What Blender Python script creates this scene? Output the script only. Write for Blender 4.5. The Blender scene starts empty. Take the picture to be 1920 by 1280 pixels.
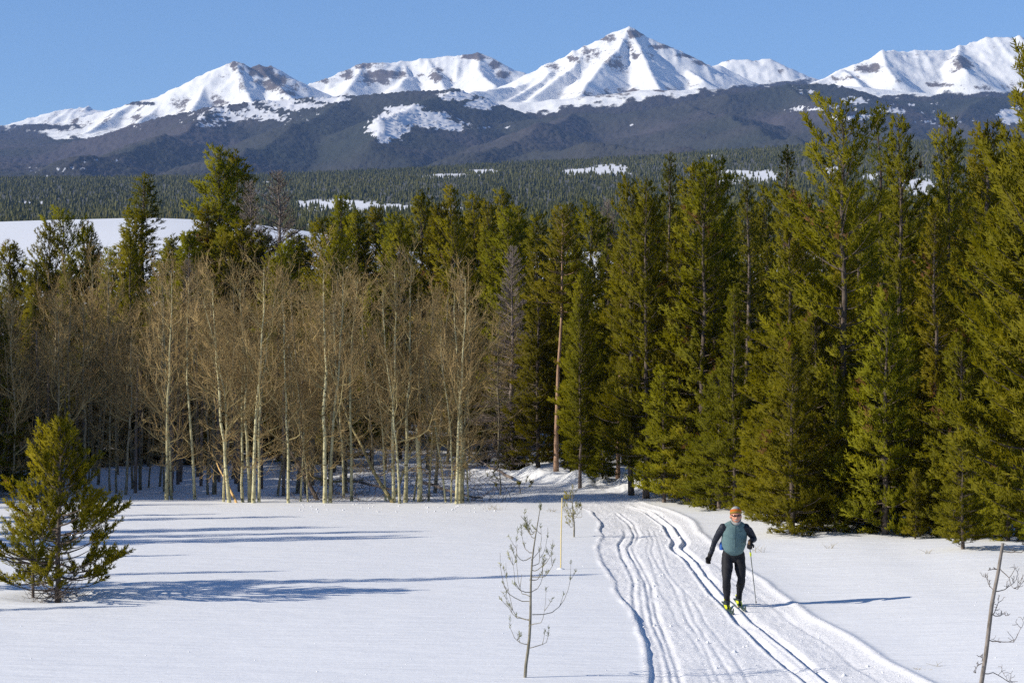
import bpy, math, random
import numpy as np
from mathutils import Vector, Matrix, Euler

# ------------------------------------------------------------------ camera, sky, sun, exposure
F = 4330.0            # focal length in pixels of the 1920 px wide photograph
HC = 4.8              # height of the camera above the meadow
HOR = 600.0           # row of the level horizon
scene = bpy.context.scene
C = scene.collection
cam_d = bpy.data.cameras.new('camera'); cam = bpy.data.objects.new('camera', cam_d); C.objects.link(cam)
cam_d.sensor_width = 36.0; cam_d.lens = 36.0 * F / 1920.0
cam_d.shift_y = -(640.0 - HOR) / 1920.0
cam_d.clip_start = 0.5; cam_d.clip_end = 60000
cam.location = (0, 0, HC); cam.rotation_euler = (math.radians(90), 0, 0)
scene.camera = cam

SUN_EL = math.radians(27.0)
SHADOW_AZ = math.radians(13.0)          # shadows run to the right and this much away from the camera
to_sun = Vector((-math.cos(SUN_EL) * math.cos(SHADOW_AZ), -math.cos(SUN_EL) * math.sin(SHADOW_AZ), math.sin(SUN_EL)))
world = bpy.data.worlds.new('World'); scene.world = world; world.use_nodes = True
wn = world.node_tree.nodes; wl = world.node_tree.links
sky = wn.new('ShaderNodeTexSky'); sky.sky_type = 'NISHITA'; sky.sun_disc = False
sky.sun_elevation = SUN_EL
sky.sun_rotation = math.atan2(to_sun.x, to_sun.y)
sky.altitude = 3000; sky.air_density = 1.0; sky.dust_density = 0.0; sky.ozone_density = 5.5
wl.new(sky.outputs[0], wn['Background'].inputs[0]); wn['Background'].inputs[1].default_value = 0.12
sun_d = bpy.data.lights.new('sun', 'SUN'); sun = bpy.data.objects.new('sun', sun_d); C.objects.link(sun)
sun_d.energy = 4.75; sun_d.angle = math.radians(0.5); sun_d.color = (1.0, 0.93, 0.80)
sun.rotation_euler = to_sun.to_track_quat('Z', 'Y').to_euler()
scene.view_settings.view_transform = 'Standard'; scene.view_settings.look = 'None'
scene.view_settings.exposure = 0.28; scene.view_settings.gamma = 1.0
scene.view_settings.use_curve_mapping = False
scene.render.engine = 'CYCLES'
scene.cycles.use_denoising = False
scene.cycles.max_bounces = 6; scene.cycles.diffuse_bounces = 3; scene.cycles.volume_bounces = 0
scene.cycles.transparent_max_bounces = 8
scene.render.film_transparent = False

# ------------------------------------------------------------------ small numeric helpers
def hash2(ix, iy, seed):
    h = (ix.astype(np.int64) * 374761393 + iy.astype(np.int64) * 668265263 + seed * 1442695041) & 0xffffffff
    h = ((h ^ (h >> 13)) * 1274126177) & 0xffffffff
    h = ((h ^ (h >> 16)) * 2246822519) & 0xffffffff
    return ((h ^ (h >> 15)) & 0xffffff) / float(0xffffff)
def noise2(x, y, seed=0):
    x = np.asarray(x, float); y = np.asarray(y, float)
    ix = np.floor(x); iy = np.floor(y); fx = x - ix; fy = y - iy
    fx = fx * fx * fx * (fx * (fx * 6 - 15) + 10); fy = fy * fy * fy * (fy * (fy * 6 - 15) + 10)
    a = hash2(ix, iy, seed); b = hash2(ix + 1, iy, seed); c = hash2(ix, iy + 1, seed); d = hash2(ix + 1, iy + 1, seed)
    return (a + (b - a) * fx + (c - a) * fy + (a - b - c + d) * fx * fy) * 2 - 1
def fbm(x, y, seed=0, octv=5, gain=0.5, lac=2.03):
    s = 0; a = 1; n = 0
    for k in range(octv):
        s = s + a * noise2(x + 17.3 * k, y - 9.1 * k, seed + k); n += a; a *= gain; x = x * lac; y = y * lac
    return s / n
def ridged(x, y, seed=0, octv=5):
    s = 0; a = 1; n = 0
    for k in range(octv):
        s = s + a * (1 - np.abs(noise2(x, y, seed + k)) * 2); n += a; a *= 0.5; x = x * 2.07; y = y * 2.07
    return s / n
def sstep(a, b, x):
    t = np.clip((x - a) / (b - a), 0, 1); return t * t * (3 - 2 * t)
def gpt(px, py, z=0.0):
    """meadow point seen at a pixel"""
    D = (HC - z) * F / (py - HOR); return ((px - 960) / F * D, D)
def sx_of(x, y): return 960 + F * x / y
def zof(sy, D): return HC + (HOR - sy) / F * D

# ------------------------------------------------------------------ mesh helpers
def new_mesh(name, parts, smooth=False, attrs=None, normals=None):
    """parts: list of (V, Fc) with Fc of 3 or 4 columns"""
    Vs = []; loops = []; starts = []; off = 0; lo = 0
    for V, Fc in parts:
        V = np.asarray(V, np.float32).reshape(-1, 3); Fc = np.asarray(Fc, np.int64)
        if len(V) == 0: continue
        Vs.append(V); k = Fc.shape[1]
        loops.append((Fc + off).ravel()); starts.append(lo + np.arange(len(Fc)) * k)
        lo += Fc.size; off += len(V)
    V = np.concatenate(Vs); L = np.concatenate(loops).astype(np.int32); S = np.concatenate(starts).astype(np.int32)
    me = bpy.data.meshes.new(name)
    me.vertices.add(len(V)); me.vertices.foreach_set('co', V.ravel())
    me.loops.add(len(L)); me.loops.foreach_set('vertex_index', L)
    me.polygons.add(len(S)); me.polygons.foreach_set('loop_start', S)
    if attrs:
        for k, a in attrs.items():
            at = me.attributes.new(k, 'FLOAT', 'POINT'); at.data.foreach_set('value', np.asarray(a, np.float32))
    me.update(calc_edges=True); me.validate()
    me.polygons.foreach_set('use_smooth', [smooth or normals is not None] * len(me.polygons))
    if normals is not None: me.normals_split_custom_set_from_vertices(np.asarray(normals, np.float32))
    return me
def link(name, me, mat=None, parent=None):
    o = bpy.data.objects.new(name, me); C.objects.link(o)
    if mat is not None and me is not None and len(me.materials) == 0: me.materials.append(mat)
    if parent is not None: o.parent = parent
    return o
def empty(name, loc=(0, 0, 0)):
    o = bpy.data.objects.new(name, None); C.objects.link(o); o.location = loc; o.empty_display_size = 0.2; return o
def tag(o, label=None, cat=None, group=None, kind=None):
    if label: o['label'] = label
    if cat: o['category'] = cat
    if group: o['group'] = group
    if kind: o['kind'] = kind
    return o
def nrm(v): return v / np.maximum(np.linalg.norm(v, axis=-1, keepdims=True), 1e-9)
def tubes(P, R, k=3, phase=0.0):
    """P (n,s,3) centre lines, R (n,s) radii -> verts, quads"""
    P = np.asarray(P, float); R = np.asarray(R, float); n, s, _ = P.shape
    T = nrm(np.gradient(P, axis=1))
    ref = np.where(np.abs(T[..., 2:3]) > 0.9, np.array([1.0, 0, 0]), np.array([0, 0, 1.0]))
    if s > 2: ref = np.repeat(ref[:, :1], s, axis=1)
    U = nrm(np.cross(T, ref)); W = np.cross(T, U)
    an = np.arange(k) / k * 2 * math.pi + phase
    V = P[:, :, None] + R[:, :, None, None] * (U[:, :, None] * np.cos(an)[None, None, :, None] + W[:, :, None] * np.sin(an)[None, None, :, None])
    idx = np.arange(n * s * k).reshape(n, s, k)
    a = idx[:, :-1]; b = idx[:, 1:]
    Q = np.stack([a, np.roll(a, -1, 2), np.roll(b, -1, 2), b], -1).reshape(-1, 4)
    return V.reshape(-1, 3), Q
def tube1(pts, rad, k=8):
    return tubes(np.array([pts], float), np.array([rad], float), k)
def disc(c, n, r, k=8):
    n = nrm(np.array(n, float)); ref = np.array([1., 0, 0]) if abs(n[2]) > .9 else np.array([0, 0, 1.])
    u = nrm(np.cross(n, ref)); w = np.cross(n, u); an = np.arange(k) / k * 2 * math.pi
    V = np.array(c) + r * (np.cos(an)[:, None] * u + np.sin(an)[:, None] * w)
    V = np.vstack([V, [c]]); Fc = [(i, (i + 1) % k, k) for i in range(k)]
    return V, np.array(Fc)
def grid_faces(nx, ny):
    i = np.arange(nx * ny).reshape(ny, nx)
    return np.stack([i[:-1, :-1], i[:-1, 1:], i[1:, 1:], i[1:, :-1]], -1).reshape(-1, 4)

# ------------------------------------------------------------------ materials
def mat(name):
    m = bpy.data.materials.new(name); m.use_nodes = True
    nt = m.node_tree; return m, nt, nt.nodes['Principled BSDF']
def simple(name, col, rough=0.8, spec=0.3, bump=None, var=0.0):
    m, nt, b = mat(name); b.inputs['Base Color'].default_value = (*col, 1); b.inputs['Roughness'].default_value = rough
    b.inputs['Specular IOR Level'].default_value = spec
    N = nt.nodes; L = nt.links
    tc = N.new('ShaderNodeTexCoord')
    if var:
        no = N.new('ShaderNodeTexNoise'); no.inputs['Scale'].default_value = 9; no.inputs['Detail'].default_value = 4
        L.new(tc.outputs['Object'], no.inputs['Vector'])
        mx = N.new('ShaderNodeMix'); mx.data_type = 'RGBA'
        mx.inputs['A'].default_value = (*[c * (1 - var) for c in col], 1); mx.inputs['B'].default_value = (*[min(1, c * (1 + var)) for c in col], 1)
        L.new(no.outputs['Fac'], mx.inputs['Factor']); L.new(mx.outputs['Result'], b.inputs['Base Color'])
    if bump:
        nb = N.new('ShaderNodeTexNoise'); nb.inputs['Scale'].default_value = bump[0]; nb.inputs['Detail'].default_value = 5
        L.new(tc.outputs['Object'], nb.inputs['Vector'])
        bu = N.new('ShaderNodeBump'); bu.inputs['Strength'].default_value = 1; bu.inputs['Distance'].default_value = bump[1]
        L.new(nb.outputs['Fac'], bu.inputs['Height']); L.new(bu.outputs['Normal'], b.inputs['Normal'])
    return m
def ramp(nt, fac, stops):
    r = nt.nodes.new('ShaderNodeValToRGB'); e = r.color_ramp.elements
    while len(e) > 1: e.remove(e[-1])
    e[0].position = stops[0][0]; e[0].color = (*stops[0][1], 1)
    for p, c in stops[1:]:
        q = e.new(p); q.color = (*c, 1)
    nt.links.new(fac, r.inputs[0]); return r.outputs[0]

SNOW = (0.86, 0.865, 0.885)
def snow_mat(name, groomed=0.0, col=SNOW):
    m, nt, b = mat(name); N = nt.nodes; L = nt.links
    b.inputs['Roughness'].default_value = 0.65; b.inputs['Specular IOR Level'].default_value = 0.25
    ge = N.new('ShaderNodeNewGeometry')
    mp = N.new('ShaderNodeMapping'); mp.inputs['Scale'].default_value = (0.35, 1.6, 1.0); L.new(ge.outputs['Position'], mp.inputs['Vector'])
    n1 = N.new('ShaderNodeTexNoise'); n1.inputs['Scale'].default_value = 2.2; n1.inputs['Detail'].default_value = 6; n1.inputs['Roughness'].default_value = 0.6
    L.new(mp.outputs[0], n1.inputs['Vector'])
    n2 = N.new('ShaderNodeTexNoise'); n2.inputs['Scale'].default_value = 14; n2.inputs['Detail'].default_value = 6; n2.inputs['Roughness'].default_value = 0.7
    L.new(ge.outputs['Position'], n2.inputs['Vector'])
    bu = N.new('ShaderNodeBump'); bu.inputs['Strength'].default_value = 0.6; bu.inputs['Distance'].default_value = 0.085
    L.new(n1.outputs['Fac'], bu.inputs['Height'])
    b2 = N.new('ShaderNodeBump'); b2.inputs['Strength'].default_value = 0.6; b2.inputs['Distance'].default_value = 0.007 + 0.035 * groomed
    L.new(n2.outputs['Fac'], b2.inputs['Height']); L.new(bu.outputs['Normal'], b2.inputs['Normal']); L.new(b2.outputs['Normal'], b.inputs['Normal'])
    c = ramp(nt, n2.outputs['Fac'], [(0.3, tuple(k * 0.965 for k in col)), (0.6, col)])
    L.new(c, b.inputs['Base Color'])
    return m
M_snow = snow_mat('snow'); M_groom = snow_mat('groomed_snow', 0.8, (0.90, 0.89, 0.90))

def needle_mat(name, c0, c1, c2, trans=0.25):
    """var attribute: variation of the needles from clump to clump; random: from tree to tree"""
    m = bpy.data.materials.new(name); m.use_nodes = True; nt = m.node_tree; N = nt.nodes; L = nt.links
    b = N['Principled BSDF']; b.inputs['Roughness'].default_value = 0.6; b.inputs['Specular IOR Level'].default_value = 0.12
    at = N.new('ShaderNodeAttribute'); at.attribute_name = 'var'
    c = ramp(nt, at.outputs['Fac'], [(0.0, c0), (0.5, c1), (0.92, c2), (0.985, (0.17, 0.085, 0.03))])
    oi = N.new('ShaderNodeObjectInfo'); hs = N.new('ShaderNodeHueSaturation')
    ma = N.new('ShaderNodeMapRange'); ma.inputs['To Min'].default_value = 0.72; ma.inputs['To Max'].default_value = 1.2
    L.new(oi.outputs['Random'], ma.inputs['Value']); L.new(ma.outputs[0], hs.inputs['Value'])
    mb = N.new('ShaderNodeMath'); mb.operation = 'MULTIPLY_ADD'; mb.inputs[1].default_value = 0.028; mb.inputs[2].default_value = 0.488
    mf = N.new('ShaderNodeMath'); mf.operation = 'MULTIPLY'; mf.inputs[1].default_value = 7.31; L.new(oi.outputs['Random'], mf.inputs[0])
    mr = N.new('ShaderNodeMath'); mr.operation = 'FRACT'; L.new(mf.outputs[0], mr.inputs[0]); L.new(mr.outputs[0], mb.inputs[0]); L.new(mb.outputs[0], hs.inputs['Hue'])
    L.new(c, hs.inputs['Color']); L.new(hs.outputs[0], b.inputs['Base Color'])
    tr = N.new('ShaderNodeBsdfTranslucent'); L.new(hs.outputs[0], tr.inputs['Color'])
    mx = N.new('ShaderNodeMixShader'); mx.inputs[0].default_value = trans
    L.new(b.outputs[0], mx.inputs[1]); L.new(tr.outputs[0], mx.inputs[2]); L.new(mx.outputs[0], N['Material Output'].inputs['Surface'])
    return m
M_pine = needle_mat('pine_needles', (0.098, 0.094, 0.005), (0.195, 0.176, 0.006), (0.285, 0.245, 0.009), .5)
M_spruce = needle_mat('spruce_needles', (0.068, 0.074, 0.006), (0.135, 0.135, 0.007), (0.20, 0.185, 0.010), .5)
M_young = needle_mat('young_pine_needles', (0.105, 0.106, 0.006), (0.205, 0.193, 0.007), (0.30, 0.265, 0.011), .5)

def bark_mat(name, lo, hi, scale=(14, 14, 4), knots=False, spread=0.25):
    m, nt, b = mat(name); N = nt.nodes; L = nt.links; b.inputs['Roughness'].default_value = 0.9; b.inputs['Specular IOR Level'].default_value = 0.1
    tc = N.new('ShaderNodeTexCoord'); mp = N.new('ShaderNodeMapping'); mp.inputs['Scale'].default_value = scale
    L.new(tc.outputs['Object'], mp.inputs['Vector'])
    no = N.new('ShaderNodeTexNoise'); no.inputs['Scale'].default_value = 1; no.inputs['Detail'].default_value = 5; no.inputs['Roughness'].default_value = 0.65
    L.new(mp.outputs[0], no.inputs['Vector'])
    c = ramp(nt, no.outputs['Fac'], [(0.35, lo), (0.35 + spread, hi)])
    if knots:
        m2 = N.new('ShaderNodeMapping'); m2.inputs['Scale'].default_value = (9, 9, 12); L.new(tc.outputs['Object'], m2.inputs['Vector'])
        n2 = N.new('ShaderNodeTexNoise'); n2.inputs['Scale'].default_value = 1; n2.inputs['Detail'].default_value = 2; L.new(m2.outputs[0], n2.inputs['Vector'])
        k = ramp(nt, n2.outputs['Fac'], [(0.33, (0.12, 0.10, 0.07)), (0.40, (1, 1, 1))])
        mx = N.new('ShaderNodeMix'); mx.data_type = 'RGBA'; mx.blend_type = 'MULTIPLY'; mx.inputs['Factor'].default_value = 1
        L.new(c, mx.inputs['A']); L.new(k, mx.inputs['B']); c = mx.outputs['Result']
    oi = N.new('ShaderNodeObjectInfo'); hs = N.new('ShaderNodeHueSaturation'); ma = N.new('ShaderNodeMapRange')
    ma.inputs['To Min'].default_value = 0.75; ma.inputs['To Max'].default_value = 1.2
    L.new(oi.outputs['Random'], ma.inputs['Value']); L.new(ma.outputs[0], hs.inputs['Value']); L.new(c, hs.inputs['Color'])
    L.new(hs.outputs[0], b.inputs['Base Color'])
    bu = N.new('ShaderNodeBump'); bu.inputs['Strength'].default_value = 0.8; bu.inputs['Distance'].default_value = 0.01
    L.new(no.outputs['Fac'], bu.inputs['Height']); L.new(bu.outputs['Normal'], b.inputs['Normal'])
    return m
M_bark = bark_mat('pine_bark', (0.055, 0.042, 0.034), (0.16, 0.125, 0.10))
M_redbark = bark_mat('red_pine_bark', (0.20, 0.12, 0.075), (0.42, 0.27, 0.18), (10, 10, 3))
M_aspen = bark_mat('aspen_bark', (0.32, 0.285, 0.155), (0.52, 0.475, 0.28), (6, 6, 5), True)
M_aspen2 = bark_mat('aspen_bark_grey_shade', (0.15, 0.125, 0.085), (0.32, 0.275, 0.18), (6, 6, 5), True)  # greyer, darker bark for back trunks; shade of the thicket put into the colour
M_twig = bark_mat('aspen_twig', (0.16, 0.107, 0.044), (0.42, 0.295, 0.130), (2, 2, 2))
M_limb = bark_mat('aspen_limb', (0.22, 0.175, 0.08), (0.40, 0.33, 0.16), (3, 3, 3))
M_dead = bark_mat('dead_wood', (0.14, 0.11, 0.095), (0.27, 0.22, 0.19), (5, 5, 3))
M_split = bark_mat('split_wood', (0.55, 0.33, 0.12), (0.75, 0.50, 0.22), (20, 20, 3))

# ------------------------------------------------------------------ near ground
def curve_x(pts):
    """screen polyline -> world x as a function of world y"""
    W = sorted([gpt(*p)[::-1] for p in pts]); ys = np.array([w[0] for w in W]); xs = np.array([w[1] for w in W])
    def f(y):
        # smooth monotone-ish interpolation: linear, blurred
        r = 0
        for o in (-0.35, 0, 0.35): r = r + np.interp(y + o, ys, xs)
        return r / 3
    f.lo, f.hi = ys[0], ys[-1]
    return f
EDGE_L = curve_x([(1085,945),(1110,957),(1120,970),(1130,980),(1124,992),(1130,1002),(1120,1027),(1132,1055),(1152,1087),(1160,1112),(1190,1146),(1208,1196),(1219,1237),(1218,1279),(1216,1400)])
EDGE_R = curve_x([(1185,938),(1245,952),(1290,970),(1311,993),(1345,1025),(1397,1066),(1436,1093),(1475,1120),(1531,1161),(1587,1192),(1665,1242),(1731,1277),(1990,1420)])
LINES = [   # (curve, depth, width of lit wall, steep wall)
 (curve_x([(1165,945),(1205,955),(1245,980),(1255,1000),(1264,1012),(1257,1025),(1267,1033),(1282,1042),(1293,1055),(1308,1075),(1329,1106),(1357,1131),(1391,1167),(1433,1208),(1475,1244),(1500,1262),(1540,1300),(1640,1400)]), .056, .14),
 (curve_x([(1185,945),(1228,957),(1266,983),(1277,1003),(1285,1013),(1276,1024),(1288,1034),(1303,1045),(1312,1055),(1327,1077),(1356,1110),(1381,1131),(1412,1158),(1454,1194),(1500,1229),(1560,1280),(1690,1400)]), .056, .14),
 (curve_x([(1150,957),(1180,977),(1190,1000),(1187,1012),(1177,1025),(1182,1037),(1195,1057),(1210,1087),(1217,1123),(1225,1162),(1242,1200),(1254,1237),(1263,1279),(1290,1400)]), .024, .08),
 (curve_x([(1158,956),(1188,975),(1198,1000),(1194,1012),(1185,1025),(1191,1037),(1203,1057),(1221,1092),(1226,1123),(1236,1160),(1252,1200),(1267,1237),(1277,1279),(1310,1400)]), .024, .08),
 (curve_x([(1170,987),(1173,1000),(1160,1020),(1168,1045),(1173,1052),(1190,1087),(1187,1112),(1193,1147)]), .022, .07),
 (curve_x([(1195,1060),(1203,1087),(1202,1112),(1207,1150),(1222,1190),(1236,1215),(1241,1250),(1243,1279),(1250,1400)]), .010, .06),
 (curve_x([(1205,990),(1218,1010),(1213,1030),(1223,1054),(1240,1108),(1258,1133),(1273,1162),(1308,1204),(1330,1260),(1380,1400)]), .007, .06),
 (curve_x([(1215,985),(1226,1010),(1222,1030),(1235,1056),(1267,1102),(1283,1144),(1304,1179),(1321,1208),(1337,1244),(1354,1279),(1410,1400)]), .010, .05),
 (curve_x([(1228,990),(1240,1030),(1254,1071),(1283,1104),(1300,1148),(1325,1192),(1350,1227),(1377,1269),(1450,1400)]), .009, .05),
 (curve_x([(1280,1100),(1308,1131),(1329,1167),(1360,1206),(1392,1248),(1405,1275),(1490,1400)]), .010, .05),
 (curve_x([(1330,1045),(1370,1078),(1444,1130),(1515,1183),(1556,1205),(1600,1242),(1656,1277),(1870,1400)]), .009, .10),
 (curve_x([(1420,1150),(1470,1200),(1540,1262),(1700,1400)]), .008, .05),
]
def near_z(x, y, fine=True):
    """height of the snow near the camera"""
    z = 0.05 * fbm(x * 0.12, y * 0.12, 3, 3) + 0.012 * fbm(x * 0.5, y * 0.9, 9, 3)
    # the meadow ends in a soft brow, then dips into the wood
    left = sstep(2.0, 0.0, x)
    z = z + 0.04 * np.exp(-((y - 59.0) / 2.0) ** 2) * left - 0.07 * sstep(60.5, 64.5, y) * left
    wood = sstep(61, 66, y + 0.35 * np.maximum(x - 4, 0) * 1.3)
    z = z + wood * (0.16 * fbm(x * 0.55, y * 0.4, 21, 4) + 0.02)
    # right bank of snow under the trees
    z = z + 0.10 * sstep(51, 46, y) * sstep(7.5, 9.5, x)
    # ploughed lumps where the trail enters the wood
    m = np.exp(-((x - (1.6 + (67 - y) * 0.25)) / 2.2) ** 2) * sstep(62.3, 63.5, y) * sstep(72, 69, y)
    z = z + m * (0.22 * np.abs(fbm(x * 1.5, y * 0.9, 31, 4)) + 0.05)
    z = z + 0.012 * y * sstep(66, 90, y) * sstep(0, -20, -np.abs(x)) * 0
    tc = np.interp(y, [58, 61, 63, 65, 67, 70, 76], [3.3, 2.9, 2.2, 1.2, 0.0, -2.0, -7.0])
    flat = sstep(60, 62, y) * np.exp(-((x - tc) / 1.7) ** 4)
    z = z * (1 - flat * .85) + flat * .85 * (0.02 * fbm(x * 3, y * 2, 41, 3) + 0.03)
    bank = sstep(61, 63, y) * sstep(75, 71, y) * np.exp(-((x - tc - 2.1 - 0.4 * noise2(x, y, 43)) / .7) ** 2)
    z = z + bank * (0.22 + 0.16 * fbm(x * 2.4, y * 1.5, 44, 3))
    # hollow of the melted snow round the lone pine, and its rim
    d = np.hypot(x - PINE_XY[0], (y - PINE_XY[1]))
    z = z - 0.10 * np.exp(-(d / 0.6) ** 2) + 0.03 * np.exp(-((d - 1.0) / 0.35) ** 2)
    if not fine: return z
    xl = EDGE_L(y); xr = EDGE_R(y)
    jit = 0.022 * noise2(y * 1.1, y * 0 + 4.4, 51) + 0.006 * noise2(y * 4.1, y * 0, 52)
    fade = sstep(64, 58.5, y)
    inside = sstep(-0.012, 0.035, x - xl - jit) * sstep(0.06, -0.55, x - xr + jit)
    drop = (0.068 - 0.046 * sstep(37.0, 38.6, y) + 0.03 * np.exp(-((y - 54.5) / 2.6) ** 2)) * (0.8 + 0.35 * noise2(y * 0.45, y * 0 + 1, 53))
    z = z - inside * drop * fade
    z = z + 0.13 * sstep(0.1, 3.2, x - xr) * sstep(60, 52, y)
    # rims pushed up at both edges
    z = z + fade * 0.018 * np.exp(-((x - xl - jit + 0.05) / 0.05) ** 2) * (0.5 + 0.5 * noise2(y * 1.7, y * 0, 54))
    z = z + fade * 0.028 * np.exp(-((x - xr - 0.05 * noise2(y * .8, y * 0, 57)) / 0.09) ** 2)
    # groomed surface, slightly rough
    z = z + inside * fade * (0.006 * fbm(x * 14, y * 3.0, 60, 3) + 0.012 * fbm(x * 2.2, y * 0.9, 61, 3))
    for i, (f, dep, w) in enumerate(LINES):
        xc = f(y); ok = sstep(f.lo - 0.2, f.lo + 0.3, y) * sstep(f.hi + 0.4, f.hi - 1.2, y)
        wob = 0.006 * noise2(y * 1.1, y * 0 + i, 70 + i)
        dx = x - xc - wob
        prof = np.where(dx < 0, sstep(-0.045, 0.0, dx), np.clip(1 - dx / w, 0, 1))
        prof = prof * (dx > -0.05)
        am = 0.8 + 0.35 * noise2(y * 0.9, y * 0 + 3 * i, 90 + i)
        z = z - dep * am * prof * ok
        z = z + 0.25 * dep * ok * np.exp(-((dx + 0.07) / 0.03) ** 2)
    return z
PINE_XY = gpt(108, 1122)

xs = np.concatenate([np.arange(-64, -12, 2.0), np.arange(-12, 1.5, 0.2), np.arange(1.5, 5.75, 0.0225), np.arange(5.75, 13, 0.16), np.arange(13, 66, 2.2)])
ys = np.concatenate([np.arange(-30, 26, 1.4), np.arange(26, 31, 0.25), np.arange(31 - 2, 61, 0.10), np.arange(61, 73, 0.16), np.arange(73, 142, 1.0)])
ys = np.unique(np.round(ys, 4)); ys = ys[np.concatenate([[True], np.diff(ys) > 0.03])]
X, Y = np.meshgrid(xs, ys)
Z = near_z(X, Y)
Z = Z - 0.0 * X
V = np.stack([X, Y, Z], -1).reshape(-1, 3)
Q = grid_faces(len(xs), len(ys))
cx = V[Q].mean(1)
on_trail = (cx[:, 0] > EDGE_L(cx[:, 1]) - 0.10) & (cx[:, 0] < EDGE_R(cx[:, 1]) + 0.06) & (cx[:, 1] < 61) & (cx[:, 1] > 15)
def split_mesh(name, mask):
    q = Q[mask]; u, inv = np.unique(q, return_inverse=True)
    return new_mesh(name, [(V[u], inv.reshape(-1, 4))], True)
tag(link('snow_meadow', split_mesh('snow_meadow', ~on_trail), M_snow), kind='structure')
tag(link('ski_trail', split_mesh('ski_trail', on_trail), M_groom), kind='structure')
def ground(x, y):
    return float(near_z(np.array([float(x)]), np.array([float(y)]))[0])
def ground_many(x, y): return near_z(np.asarray(x, float), np.asarray(y, float))

# ------------------------------------------------------------------ middle distance: snowy field and wooded valley side
def blob(sx, sy, cx_, cy_, rx, ry): return np.exp(-(((sx - cx_) / rx) ** 2 + ((sy - cy_) / ry) ** 2))
def crest(sx): return sum(np.interp(sx + o_, [-400, 0, 180, 360, 600, 760, 1000, 2400], [430, 419, 411, 405, 432, 470, 505, 530]) for o_ in (-90, -45, 0, 45, 90)) / 5
def mid_z(x, y):
    sx = sx_of(x, y)
    t = sstep(150, 720, y)
    sy = 600 + 60 * (1 - t) - (600 - crest(sx)) * t
    z = HC + (HOR - sy) / F * y
    z = z + 1.1 * fbm(x * 0.012, y * 0.006, 5, 3) * sstep(150, 300, y)
    back = sstep(740, 1100, y)
    z2 = zof(452, y) - 6
    z = z * (1 - back) + z2 * back
    near = near_z(x, np.minimum(y, 142), False) - 0.3
    k = sstep(138, 170, y)
    return near * (1 - k) + np.minimum(z, 1e9) * k
ty = np.concatenate([np.arange(139, 400, 9.0), np.arange(400, 1300, 9.0)]); tx = np.linspace(-0.36, 0.36, 181)
TX, TY = np.meshgrid(tx, ty); X2 = TX * (TY + 60); Y2 = TY
Z2 = mid_z(X2, Y2)
tag(link('snowy_field', new_mesh('snowy_field', [(np.stack([X2, Y2, Z2], -1).reshape(-1, 3), grid_faces(len(tx), len(ty)))], True), M_snow), kind='structure')

def val_top(sx): return np.interp(sx, [-500, 0, 450, 700, 1000, 1200, 1350, 1500, 1750, 2500], [338, 336, 332, 322, 306, 297, 285, 277, 268, 260])
def val_z(x, y):
    sx = sx_of(x, y); top = val_top(sx)
    u = np.clip((y - 1250) / (4500 - 1250), 0, 1.3)
    sy = 455 + (top - 455) * (1 - (1 - np.minimum(u, 1)) ** 1.5)
    sy = sy + 9 * fbm(x * 0.0022, y * 0.0016, 12, 3) * np.clip(1.1 - u, 0, 1)
    z = HC + (HOR - sy) / F * y
    return z - np.maximum(y - 4500, 0) * 0.16 - 14 * sstep(1500, 1250, y)
vy = np.arange(1240, 5400, 30.0); vt = np.linspace(-0.33, 0.33, 221)
TX, TY = np.meshgrid(vt, vy); X3 = TX * TY; Z3 = val_z(X3, TY)
vsx = sx_of(X3, TY); vsy = HOR - F * (Z3 - HC) / TY

CLEAR = [(585,384,40,9),(650,388,70,12),(720,390,60,7),(850,330,45,4),(905,322,28,4),(1085,322,32,6),(1140,320,36,11),(1165,316,16,7),
         (1380,325,42,6),(1425,330,36,10),(1370,342,26,5),(1035,418,26,6),(585,428,26,8),(845,392,24,5),(495,342,10,2),(60,380,22,3),(1330,292,9,2),(1560,320,16,7),(1720,350,30,16),(1900,310,20,12),(1885,345,24,10),(1640,335,20,8)]
vm = np.zeros_like(Z3)
for c in CLEAR: vm = np.maximum(vm, blob(vsx, vsy, *c) * 1.6)
vm = vm + 0.35 * fbm(vsx * 0.05, vsy * 0.12, 5, 3) + 0.30 * fbm(vsx * 0.14, vsy * 0.35, 6, 2)
mv, nt_, b_v = mat('wooded_valley_floor'); av = nt_.nodes.new('ShaderNodeAttribute'); av.attribute_name = 'clear'
nt_.links.new(ramp(nt_, av.outputs['Fac'], [(0.30, (0.10, 0.095, 0.075)), (0.62, (0.80, 0.80, 0.82))]), b_v.inputs['Base Color']); b_v.inputs['Roughness'].default_value = .9
tag(link('valley_side', new_mesh('valley_side', [(np.stack([X3, TY, Z3], -1).reshape(-1, 3), grid_faces(len(vt), len(vy)))], True, {'clear': vm.ravel()}), mv), kind='structure')
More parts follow.
